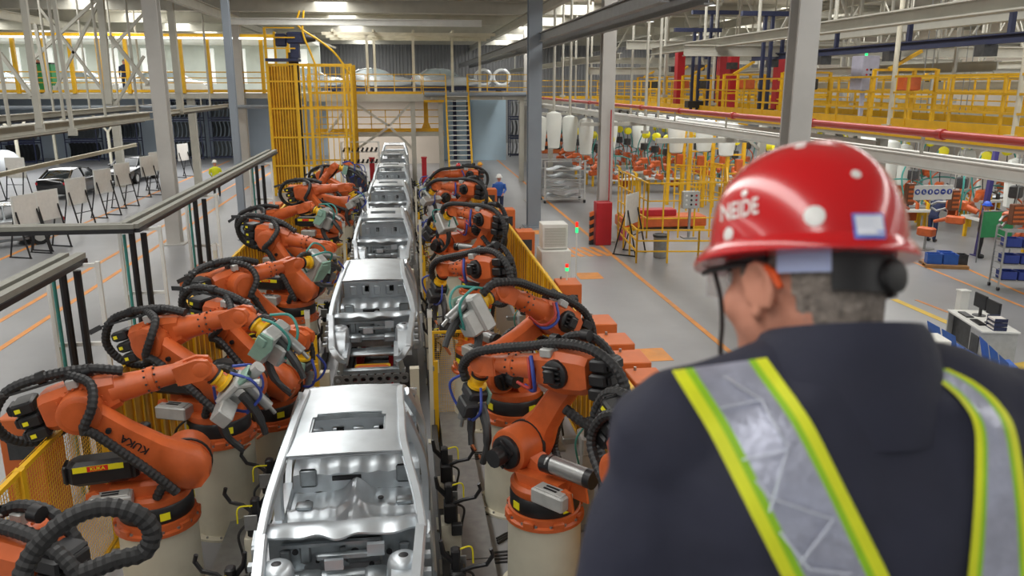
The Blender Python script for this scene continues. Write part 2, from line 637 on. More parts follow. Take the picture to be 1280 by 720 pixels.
def make_body(roof_kind, far=False):
    t = {}
    # --- roof skin
    g = G()
    nu, nv = 26, 24
    def fr(u, v):
        y = v*1.82
        hw = .565-.03*max(0, y-.9)
        x = -hw+2*hw*u
        # slightly bowed header
        y2 = y-.05*(1-(2*u-1)**2)*(1-v)
        return (x, y2, roof_pt(x, y))
    hole = None
    if roof_kind == 'open':
        def hole(u, v):
            return .15 < u < .85 and .24 < v < .50 and not ((u < .19 or u > .81) and (v < .27 or v > .47))
    if roof_kind == 'slot':
        def hole(u, v):
            return .18 < u < .82 and .30 < v < .55
    g.grid(fr, nu, nv, .012, hole=hole)
    t['roof'] = g.mesh('roof', 'zinc', 35)
    if roof_kind != 'solid':
        g = G()
        a, b = (.15, .85) if roof_kind == 'open' else (.18, .82)
        c, d = (.25, .50) if roof_kind == 'open' else (.30, .55)
        loop = [fr(a, c), fr((a+b)/2, c-.004), fr(b, c), fr(b, d), fr((a+b)/2, d+.004), fr(a, d), fr(a, c)]
        for p, q in zip(loop, loop[1:]):
            g.bar(V(p)-V((0, 0, .04)), V(q)-V((0, 0, .04)), .05, .05)
        t['sunroof_frame'] = g.mesh('frame', 'zinc_dark')
    # --- side frames
    for s in (-1, 1):
        g = G()
        def pl(pts, w, h, up=(0, 0, 1)):
            pts = [V((s*p[0], p[1], p[2])) for p in pts]
            n = 6
            sp = spline(pts, n) if len(pts) > 2 else pts
            rings = []
            for i, p in enumerate(sp):
                d = (sp[min(i+1, len(sp)-1)]-sp[max(0, i-1)]).normalized()
                r = V((1, 0, 0))
                r = (r-d*r.dot(d)).normalized()
                u = r.cross(d)
                rings.append([p+r*(a*w/2)+u*(b*h/2) for a, b in ((-1, -1), (.6, -1), (1, -.6), (1, .6), (.6, 1), (-1, 1))])
            g.loft(rings)
        pl([(.745, -.62, 1.36), (.70, -.33, 1.58), (.61, -.02, 1.83), (.575, .3, 1.905), (.56, .9, 1.92), (.545, 1.4, 1.90), (.555, 1.80, 1.84), (.62, 2.2, 1.64), (.70, 2.62, 1.45)], .075, .075)
        pl([(.70, -.45, 1.40), (.66, -.27, 1.56), (.575, -.0, 1.80)], .03, .05)
        pl([(.80, -.5, .74), (.80, .6, .72), (.80, 1.5, .74)], .14, .16)
        pl([(.76, -.62, 1.37), (.79, -.52, 1.1), (.80, -.42, .74)], .10, .17)
        pl([(.80, .72, .74), (.80, .80, 1.2), (.74, .86, 1.5), (.58, .9, 1.90)], .09, .13)
        pl([(.81, 1.55, .76), (.80, 1.72, 1.05), (.77, 1.85, 1.4), (.60, 1.62, 1.86)], .09, .12)
        # beltline reinforcement behind the front door opening and inner cant rail
        pl([(.52, .05, 1.86), (.50, .9, 1.885), (.49, 1.7, 1.84)], .05, .04)
        t['side_frame', s] = g.mesh('side', 'zinc')
        # rear quarter panel, bulging over the wheel
        g = G()
        def fq(u, v):
            y = 1.62+1.35*u
            z = .82+(.66-.02*u)*v
            x = .815+.03*math.sin(PI*min(1, v*1.2))-.10*v*v-.08*max(0, u-.6)
            return (s*x, y, z)
        def hq(u, v):
            y = 1.62+1.35*u
            z = .82+.66*v
            return (y-2.25)**2+(z-.80)**2 < .125
        g.grid(fq, 18, 12, 0, hole=hq)
        t['quarter_panel', s] = g.mesh('quarter', 'zinc')
        # front apron: upper rail, lower rail, wheelhouse
        g = G()
        pl2 = [(.73, -.60, 1.35), (.70, -.95, 1.29), (.66, -1.45, 1.2), (.64, -1.72, 1.08)]
        pl(pl2, .10, .11)
        pl([(.44, -.55, .82), (.43, -1.1, .92), (.43, -1.78, .90)], .10, .15)
        pl([(.65, -1.68, 1.12), (.56, -1.74, 1.0), (.46, -1.74, .92)], .10, .10)
        def fwh(u, v):
            a = PI*u
            return (s*(.45+.24*v), -1.08-.36*math.cos(a), .86+.36*math.sin(a))
        g.grid(fwh, 12, 3, 0)
        t['front_apron', s] = g.mesh('apron', 'zinc')
        # flanges and clips hanging off the outer edge
        g = G()
        for k in range(5):
            g.box((s*.77, -.72-k*.2, 1.31-k*.045), (.07, .07, .05))
        t['fender_flange', s] = g.mesh('flange', 'zinc')
        # strut tower
        g = G()
        g.lathe([(.165, .88), (.16, 1.06), (.15, 1.20), (.135, 1.255), (.10, 1.28), (.045, 1.285)], 18, T(s*.56, -.93, 0), caps=False)
        t['strut_tower', s] = g.mesh('strut', 'zinc')
        g = G().lathe([(.047, 1.284), (.03, 1.289), (.0, 1.289)], 12, T(s*.56, -.93, 0), caps=False)
        t['strut_hole', s] = g.mesh('hole', 'black')  # black disc gives the darkness of the open tower top
    # --- cowl: pale wavy panel below the windscreen
    g = G()
    def fc(u, v):
        x = -.72+1.44*u
        wav = .05*math.sin(PI*u)+.02*math.sin(u*17)+.012*math.sin(u*31)
        return (x, -.36-.22*v-wav*(.5+v*.6), 1.365+.035*math.sin(PI*v)+.012*math.sin(u*23)*v-.02*v)
    g.grid(fc, 40, 6, .02)
    t['cowl_panel'] = g.mesh('cowl', 'zinc')
    # --- firewall with pressed ribs
    g = G()
    g.b2((-.70, -.50, .74), (.70, -.47, 1.33))
    for k in range(7):
        g.box((-.55+k*.185, -.515, 1.05+.08*math.sin(k*2.1)), (.1, .05, .22), ch=.015)
    g.box((.18, -.53, 1.12), (.34, .06, .26), ch=.02)
    g.box((-.2, -.55, 1.22), (.75, .04, .035))
    t['firewall'] = g.mesh('firewall', 'zinc_dark')
    g = G()
    for x, z, r in ((-.45, 1.16, .03), (-.25, 1.05, .02), (.1, 1.12, .045), (.42, 1.1, .03), (.25, .98, .025), (-.1, .95, .02), (.3, 1.2, .02)):
        g.cyl((x, -.57, z), (x, -.555, z), r, n=10)
    t['firewall_hole'] = g.mesh('hole', 'black')  # black discs in place of the dark seen through cut holes
    # --- engine bay cross members
    g = G()
    g.box((0, -.72, .98), (.95, .10, .10), ch=.02)
    g.box((0, -.62, 1.13), (.5, .06, .06), ch=.01)
    g.box((0, -1.0, .80), (.80, .35, .06), ch=.02)
    g.box((0, -1.76, .72), (1.15, .12, .10), ch=.02)
    for s in (-1, 1):
        g.bar((s*.46, -1.78, .9), (s*.5, -1.76, .72), .12, .1)
        g.box((s*.30, -.80, 1.0), (.2, .22, .12), ch=.02)
    t['cross_member'] = g.mesh('cross', 'zinc_dark')
    g = G().box((-.08, -.745, 1.12), (.17, .04, .1)).box((.3, -.66, 1.2), (.16, .05, .12))
    t['mounting_bracket'] = g.mesh('bracket', 'zinc')
    # --- floor pan with tunnel, seat cross members, heel kick
    g = G()
    def ff(u, v):
        x = -.74+1.48*u
        y = -.48+1.85*v
        z = .74+.17*math.exp(-(x/.13)**2)
        for yc, hh in ((.30, .09), (.85, .08)):
            z = max(z, .74+hh*math.exp(-((y-yc)/.075)**4)+.10*math.exp(-(x/.13)**2))
        z += .012*math.sin(x*38)*math.sin(y*9)
        return (x, y, z)
    g.grid(ff, 34, 40, 0)
    prof = [(1.37, .74), (1.40, .95), (1.52, 1.0), (2.0, 1.02), (2.02, 1.02)]
    def fk(u, v):
        i = min(int(v*4), 3)
        q = v*4-i
        y = prof[i][0]+(prof[i+1][0]-prof[i][0])*q
        z = prof[i][1]+(prof[i+1][1]-prof[i][1])*q
        return (-.74+1.48*u, y, z+.012*math.sin(u*40))
    g.grid(fk, 24, 12, 0)
    t['floor_pan'] = g.mesh('floor_pan', 'zinc')
    g = G()
    for s in (-1, 1):
        g.box((s*.56, 1.37, .93), (.2, .05, .22), ch=.02)
        g.box((s*.55, .85, .86), (.18, .14, .06), ch=.015)
    t['seat_mount'] = g.mesh('seat_mount', 'zinc_dark')
    g = G()
    for x, y, z in ((-.45, 0, .762), (.42, .05, .762), (-.3, .55, .765), (.5, .5, .762), (-.55, 1.1, .765), (.28, 1.1, .765)):
        g.cyl((x, y, z), (x, y, z+.012), .035, n=10)
    for x in (-.22, .30):
        g.box((x, 1.98, 1.22), (.09, .03, .12))
    g.box((-.12, 1.385, .9), (.34, .012, .06), ch=.005)
    t['plug_hole'] = g.mesh('plug', 'black')  # black discs and plates stand in for the darkness inside open holes
    # --- rear bulkhead and parcel shelf
    g = G()
    g.b2((-.70, 2.0, 1.02), (.70, 2.03, 1.36))
    for k in range(5):
        g.box((-.5+k*.25, 1.985, 1.18), (.14, .04, .2), ch=.012)
    g.b2((-.68, 2.0, 1.36), (.68, 2.5, 1.385))
    g.box((0, 2.1, 1.42), (1.2, .09, .09), ch=.02)
    g.b2((-.72, 2.5, .85), (.72, 2.98, .88))
    g.b2((-.74, 2.94, .85), (.74, 2.98, 1.38))
    g.box((0, 1.80, 1.86), (1.1, .10, .05), ch=.015)
    g.box((0, .06, 1.845), (1.1, .10, .04), ch=.012)
    t['rear_bulkhead'] = g.mesh('bulkhead', 'zinc')
    return t

BODY = {k: make_body(k) for k in ('open', 'solid', 'slot')}
SPLIT = ('seat_mount', 'cross_member', 'mounting_bracket', 'fender_flange', 'front_apron', 'rear_bulkhead', 'floor_pan', 'plug_hole', 'firewall_hole', 'firewall', 'side_frame', 'sunroof_frame', 'carrier_frame', 'lift_scissor', 'orange_clamp')
CARS = [(7.43, 'open', 'bare silver car body with open sunroof, nearest on the line'),
        (14.75, 'solid', 'bare silver car body with a closed roof, second on the line'),
        (22.0, 'slot', 'bare silver car body with slotted roof, third on the line'),
        (29.3, 'slot', 'bare silver car body, fourth on the line, between the far robots'),
        (36.4, 'slot', 'bare silver car body, fifth on the line, just before the yellow cage'),
        (43.4, 'slot', 'bare silver car body, sixth on the line, entering below the mezzanine'),
        (50.2, 'slot', 'farthest bare silver car body, at the very end of the line')]
for y, k, lab in CARS:
    t = thing('unpainted_car', lab, 'car body', (LX, y, 0), group='car bodies on the line')
    for n, me in BODY[k].items():
        nm = n if isinstance(n, str) else n[0]
        for piece in (ISL(me) if nm in SPLIT else [me]):
            link(nm, piece, t)

# carriers that hold the bodies
def make_carrier():
    t = {}
    g = G()
    for s in (-1, 1):
        g.box((s*.42, .6, .55), (.14, 4.3, .16), ch=.02)
        for y in (-1.3, .4, 1.6, 2.5):
            g.box((s*.46, y, .645), (.1, .1, .08))
    g.box((0, -1.45, .55), (1.0, .16, .14), ch=.02)
    g.box((0, 1.2, .55), (1.0, .16, .14), ch=.02)
    t['carrier_frame'] = g.mesh('carrier', 'dark_steel')
    # perforated front beam: strip with round holes cut between webs
    g = G()
    n = 9
    w = 1.24/n
    for i in range(n):
        x = -.62+w*(i+.5)
        ring_o = []
        ring_i = []
        for j in range(16):
            a = 2*PI*(j+.5)/16
            c, s_ = math.cos(a), math.sin(a)
            k = 1/max(abs(c), abs(s_))
            ring_o.append((x+c*k*w/2, s_*k*.085))
            ring_i.append((x+c*.042, s_*.042))
        for j in range(16):
            q = (j+1) % 16
            vs = []
            for yy in (-1.86, -1.82):
                vs += [(p[0], yy, .60+p[1]) for p in (ring_o[j], ring_o[q], ring_i[q], ring_i[j])]
            g.add(vs, [(0, 1, 2, 3), (7, 6, 5, 4), (2, 6, 7, 3), (0, 4, 5, 1)])
    t['perforated_beam'] = g.mesh('perforated', 'steel', 0)
    g = G().box((0, -1.25, .60), (.62, .14, .10), ch=.02).box((0, -1.19, .60), (.5, .06, .08), ch=.01)
    t['lift_beam'] = g.mesh('lift', 'yellow')
    g = G().box((0, -1.5, .66), (.50, .3, .05), ch=.01)
    for s in (-1, 1):
        g.box((s*.2, -1.5, .63), (.16, .2, .12), ch=.01)
    t['orange_clamp'] = g.mesh('clamp', 'orange')
    g = G()
    for s in (-1, 1):
        g.b2((s*.3-.04, -2.1, .06), (s*.3+.04, 2.6, .14))
        for y in (-1.6, -.2, 1.4):
            g.b2((s*.3-.05, y-.05, .14), (s*.3+.05, y+.05, .47))
    for y in (-1.9, -1.0, 0, 1, 2):
        g.b2((-.3, y-.05, .06), (.3, y+.05, .13))
    t['lift_scissor'] = g.mesh('scissor', 'red')
    return t
CR = make_carrier()
for i, (y, k, lab) in enumerate(CARS):
    t = thing('body_carrier', 'steel carrier with perforated front beam under the ' + ('nearest', 'second', 'third', 'fourth', 'fifth', 'sixth', 'farthest')[i] + ' car body', 'carrier', (LX, y, 0), group='carriers under the bodies')
    for n, me in CR.items():
        for piece in (ISL(me) if n in SPLIT else [me]):
            link(n, piece, t)

# ================================================================ welding robots
L2, L3, OX, OZ = 1.15, 1.15, .35, .68
def circ(cx, cz, r, a0, a1, n):
    return [(cx+r*math.cos(a0+(a1-a0)*i/n), cz+r*math.sin(a0+(a1-a0)*i/n)) for i in range(n+1)]

def text_block(g, body, size, M, th=.006, bold=.0):
    vs, fs = text_shape(body, size, bold)
    g.add([(p.x, p.y, th) for p in vs], fs, M)

def robot_meshes():
    m = {}
    # turntable base (frame: top of the plinth)
    g = G().lathe([(.43, 0), (.43, .035), (.40, .05), (.395, .12), (.36, .13)], 30)
    for k in range(8):
        a = PI*k/4+.2
        g.box((0, 0, 0), (.09, .12, .07), T(.385*math.cos(a), .385*math.sin(a), .06) @ RZ(a), ch=.01)
    m['base_ring'] = g.mesh('base_ring', 'orange')
    m['bearing_collar'] = G().lathe([(.365, .12), (.375, .14), (.375, .29), (.36, .31)], 30).mesh('collar', 'black')
    m['warning_sticker'] = G().b2((-.05, -.381, .17), (.05, -.374, .25)).mesh('sticker', 'label_yellow')
    g = G()
    for k in range(16):
        a = 2*PI*k/16
        g.cyl((.40*math.cos(a), .40*math.sin(a), .035), (.40*math.cos(a), .40*math.sin(a), .065), .018, n=6)
    m['bolt_ring'] = g.mesh('bolts', 'steel')
    # carousel body (x forward)
    g = G().lathe([(.36, .31), (.37, .33), (.37, .39), (.33, .42)], 30)
    prof = [(-.40, .40), (.10, .40), (.34, .44), (.52, .52), (.60, .64), (.58, .77), (.48, .86), (.34, .88), (.22, .80), (.12, .66), (-.02, .60), (-.25, .62), (-.42, .58)]
    g.prism(prof, -.10, .12)
    g.prism([(-.40, .40), (.14, .40), (.2, .52), (-.38, .55)], -.26, .26)
    m['carousel'] = g.mesh('carousel', 'orange', 35)
    # rear bracket that carries the silver box
    m['rear_bracket'] = G().prism([(-.62, .36), (-.30, .36), (-.34, .44), (-.50, .58), (-.58, .56)], -.33, -.30).prism([(-.62, .36), (-.30, .36), (-.34, .44), (-.50, .58), (-.58, .56)], -.08, -.05).mesh('bracket', 'orange')
    # long black counterbalance / motor case
    g = G().box((-.43, -.14, .74), (.62, .26, .26), ch=.045)
    g.box((-.15, -.14, .72), (.12, .22, .2), ch=.03)
    g.box((-.76, -.14, .74), (.05, .2, .2), ch=.02)
    m['counterbalance'] = g.mesh('counterbalance', 'black', 30)
    g = G().b2((-.68, -.276, .775), (-.22, -.271, .835))
    m['yellow_label'] = g.mesh('label', 'label_yellow')
    g = G().b2((-.55, -.279, .778), (-.36, -.276, .832))
    m['red_label'] = g.mesh('label', 'label_red')
    g = G()
    text_block(g, 'KUKA', .05, T(-.455, -.280, .805) @ RX(PI/2), .0015, .001)
    m['label_lettering'] = g.mesh('lettering', 'label_yellow', 0)
    g = G().box((-.36, -.34, .45), (.40, .20, .16), ch=.015)
    g.box((-.36, -.345, .535), (.34, .14, .02), ch=.005)
    m['junction_box'] = g.mesh('junction_box', 'alu', 30)
    g = G()
    for yy in (-.37, -.32):
        g.box((-.36, yy, .547), (.16, .025, .006))
    m['box_slot'] = g.mesh('slots', 'black')
    # link arm, frame at J2, x along the arm; the arm plate runs on the -y side
    g = G()
    st = [(-.235, .10, .30), (-.17, .19, .30), (0, .25, .31), (.16, .22, .31), (.35, .165, .29), (.70, .14, .27), (.98, .15, .27), (1.15, .18, .28), (1.28, .13, .28), (1.325, .06, .27)]
    rings = []
    for x, hz, hy in st:
        y0, y1 = -.10-hy*.78, -.10
        c = .3
        rings.append([(x, y0+(y1-y0)*a, hz*b) for a, b in ((c, -1), (1-c, -1), (1, -.72), (1, .72), (1-c, 1), (c, 1), (0, .72), (0, -.72))])
    g.loft(rings)
    m['link_arm'] = g.mesh('link_arm', 'orange', 50)
    g = G()
    for x in (.84, 1.02):
        g.cyl((x, -.345, .0), (x, -.30, .0), .028, n=12)
    m['arm_hole'] = g.mesh('hole', 'black')
    g = G()
    text_block(g, 'KUKA', .11, T(.56, -.330, -.0) @ RX(PI/2) @ RZ(PI*0), .003, .002)
    m['arm_lettering'] = g.mesh('lettering', 'black', 0)
    # shoulder hub: orange ring with a black motor face on the +y side, black seal on the -y side
    g = G().tube([(0, -.13, 0), (0, .16, 0), (0, .20, 0), (0, .21, 0)], [.245, .245, .23, .20], 26)
    m['shoulder_hub'] = g.mesh('shoulder_hub', 'orange')
    m['shoulder_seal'] = G().tube([(0, -.125, 0), (0, -.095, 0)], [.262, .262], 26).mesh('seal', 'rubber')
    g = G().tube([(0, .20, 0), (0, .25, 0), (0, .27, 0)], [.185, .18, .15], 20)
    for k in range(5):
        g.box((-.11+k*.055, .285, 0), (.03, .05, .2))
    g.tube([(0, .26, 0), (0, .44, 0)], [.10, .10], 12)
    m['shoulder_motor'] = g.mesh('motor', 'black')
    g = G().tube([(-.72, -.16, .70), (-.70, -.16, .70), (-.18, -.16, .70), (-.16, -.16, .70)], [.07, .095, .095, .07], 18)
    m['gas_cylinder'] = g.mesh('gas_cylinder', 'steel')
    g = G().tube([(-.74, -.16, .70), (-.66, -.16, .70)], [.10, .10], 18).tube([(-.24, -.16, .70), (-.10, -.16, .68)], [.10, .09], 18)
    m['cylinder_cap'] = g.mesh('cap', 'black')
    g = G().tube([(-.02, .17, .05), (-.02, .22, .05), (-.02, .24, .05)], [.15, .145, .12], 18)
    for k in range(4):
        g.box((-.02, .26, -.02+k*.05), (.20, .05, .03), ch=.008)
    g.box((-.02, .30, .05), (.12, .06, .14), ch=.015)
    m['elbow_motor'] = g.mesh('motor', 'black')
    # elbow housing, frame at J3, x along the forearm
    g = G()
    st = [(-.36, .17, -.14, .16), (-.30, .20, -.16, .18), (-.02, .22, -.17, .19), (.20, .19, -.15, .16), (.34, .155, -.13, .13)]
    rings = []
    for x, hz, y0, y1 in st:
        rings.append([(x, y0+(y1-y0)*a, hz*b+.04) for a, b in ((.2, -1), (.8, -1), (1, -.65), (1, .65), (.8, 1), (.2, 1), (0, .65), (0, -.65))])
    g.loft(rings)
    g.tube([(0, -.36, 0), (0, -.345, 0), (0, -.10, 0)], [.17, .20, .205], 24)
    m['elbow_housing'] = g.mesh('elbow', 'orange', 40)
    g = G()
    for k in range(20):
        a = 2*PI*k/20
        g.cyl((.225*math.cos(a), -.175, .225*math.sin(a)), (.225*math.cos(a), -.19, .225*math.sin(a)), .012, n=6)
    g.tube([(0, -.37, 0), (0, -.365, 0)], [.15, .15], 20)
    m['elbow_ring'] = g.mesh('ring', 'orange')
    me = G().box((-.46, 0, 0), (.20, .30, .125), ch=.02).box((-.58, 0, 0), (.05, .22, .10), ch=.015).mesh('motor', 'black', 30)
    for i in range(3):
        m['wrist_motor', i] = (me, T(-.02*i, .01, -.13+i*.145))
    g = G()
    for i in range(3):
        g.box((-.50-.02*i, -.145, -.13+i*.145), (.05, .006, .04))
    m['motor_label'] = g.mesh('label', 'label_yellow')
    # hose bracket on top
    g = G().box((-.30, -.04, .33), (.85, .12, .022)).box((-.05, -.04, .30), (.05, .10, .10)).box((-.62, -.04, .35), (.06, .16, .05), ch=.01)
    g.bar((-.72, -.10, .33), (-.9, -.10, .30), .02, .06)
    m['hose_bracket'] = g.mesh('bracket', 'dark_steel')
    g = G().tube([(.05, .05, .26), (.30, .05, .24)], [.02, .02], 8).box((.12, .12, .24), (.14, .10, .09), ch=.01).box((.0, -.14, .27), (.10, .08, .10), ch=.01).tube([(.1, -.1, .3), (.2, .1, .3)], [.014, .014], 6)
    m['valve_block'] = g.mesh('valve', 'alu')
    # forearm tube
    g = G().tube([(.28, 0, .04), (.34, 0, .04), (.60, 0, .03), (.64, 0, .03), (.645, 0, .03), (.70, 0, .03), (.705, 0, .03), (L3-.22, 0, .015), (L3-.16, 0, .01)], [.155, .145, .125, .125, .132, .132, .115, .100, .10], 22)
    m['forearm'] = g.mesh('forearm', 'orange')
    g = G()
    for k in range(10):
        a = 2*PI*k/10
        for x in (.62, .72):
            g.ball((x, .128*math.cos(a), .03+.128*math.sin(a)), .013, 6, 4)
    m['collar_bolt'] = g.mesh('bolts', 'dark_steel')
    g = G()
    for s in (-1, 1):
        g.prism([(L3-.24, -.10), (L3-.02, -.115), (L3+.09, -.07), (L3+.115, 0), (L3+.09, .07), (L3-.02, .115), (L3-.24, .10)], s*.075-.03, s*.075+.03)
    g.prism([(L3-.26, -.095), (L3-.12, -.095), (L3-.12, .095), (L3-.26, .095)], -.1, .1)
    m['wrist_fork'] = g.mesh('wrist_fork', 'orange', 40)
    m['wrist_cover'] = G().tube([(L3, -.115, 0), (L3, -.103, 0), (L3, .103, 0), (L3, .115, 0)], [.065, .085, .085, .065], 18).mesh('cover', 'orange')
    # hand, frame at J5, x along the tool
    g = G().tube([(-.02, 0, 0), (.06, 0, 0), (.10, 0, 0), (.16, 0, 0)], [.075, .095, .095, .075], 18)
    m['hand'] = g.mesh('hand', 'orange')
    m['hand_seal'] = G().tube([(.155, 0, 0), (.175, 0, 0)], [.098, .098], 18).mesh('seal', 'black')
    g = G().tube([(.172, 0, 0), (.20, 0, 0), (.22, 0, 0), (.27, 0, 0), (.275, 0, 0), (.31, 0, 0)], [.095, .095, .07, .07, .11, .11], 18)
    m['tool_flange'] = g.mesh('flange', 'yellow_flange')
    return m
RM = robot_meshes()

def gun_meshes(kind):
    """spot welding gun, frame at the tool flange, x away from the flange"""
    m = {}
    if kind == 'box':
        g = G().box((.10, 0, -.06), (.14, .30, .36), ch=.02)
        g.box((.22, .02, -.10), (.14, .20, .24), ch=.02)
        m['transformer'] = g.mesh('transformer', 'alu', 30)
        m['mount_plate'] = G().prism([(.02, -.18), (.04, .12), (.16, .14), (.2, .02), (.15, -.16)], -.19, -.165).box((.08, -.19, .05), (.10, .03, .1), ch=.01).mesh('plate', 'mint', 30)
    elif kind == 'servo':
        g = G().box((.05, 0, 0), (.06, .24, .26), ch=.015)
        g.box((.12, .16, -.12), (.16, .34, .17), ch=.012)
        g.box((.12, -.16, -.12), (.14, .22, .13), ch=.01)
        g.tube([(.10, .03, .12), (.10, .03, .30)], [.055, .055], 12).tube([(.05, -.06, .08), (.18, -.06, .24)], [.035, .035], 10)
        m['transformer'] = g.mesh('transformer', 'alu', 30)
        m['mount_plate'] = G().box((.06, 0, .14), (.05, .2, .2), ch=.02).mesh('plate', 'mint', 30)
    else:
        g = G().box((.07, 0, 0), (.10, .18, .20), ch=.015).box((.16, .08, -.08), (.14, .14, .18), ch=.015)
        m['transformer'] = g.mesh('transformer', 'dark_steel', 30)
        m['mount_plate'] = G().box((.06, -.09, -.02), (.12, .02, .22), ch=.005).mesh('plate', 'mint', 30)
    g = G()
    g.tube(spline([(.12, -.02, -.12), (.20, -.02, -.30), (.34, -.02, -.40), (.52, -.02, -.42)], 4), [.045]*4+[.04]*4+[.03]*5, 8)
    g.tube(spline([(.16, -.02, .02), (.30, -.02, -.02), (.46, -.02, -.10), (.54, -.02, -.16)], 4), [.045]*4+[.04]*4+[.03]*5, 8)
    m['gun_arm'] = g.mesh('gun_arm', 'dark_steel')
    m['electrode'] = G().tube([(.51, -.02, -.42), (.515, -.02, -.33)], [.018, .012], 8).tube([(.535, -.02, -.15), (.525, -.02, -.25)], [.018, .012], 8).mesh('electrode', 'copper')
    g = G()
    for k, (a, b) in enumerate(((.10, .10), (-.06, .12), (.02, -.12))):
        g.tube(spline([(-.05, a*.8, b+.02), (.10, a*1.6, b*1.9), (.26, a, b*1.2), (.30, a*.3, -.1)], 6), .013, 6)
    m['air_hose'] = g.mesh('hoses', ('teal_hose', 'rubber', 'blue_rubber')[len(kind) % 3])
    m['clamp_cylinder'] = G().tube([(.14, .02, .09), (.40, .02, .05)], [.045, .045], 12).tube([(.40, .02, .05), (.48, .02, .03)], [.018, .018], 8).mesh('cylinder', 'steel')
    return m
GM = {k: gun_meshes(k) for k in ('box', 'servo', 'small')}

def hose(pts, r, parent, name='hose', n=9, fine=True, m='rubber'):
    sp = spline(pts, 10)
    sp = resample(sp, .026 if fine else .07)
    return G().tube(sp, r, n, True, ribs=.07 if fine else 0).build(name, m, parent, smooth=60 if not fine else 0)

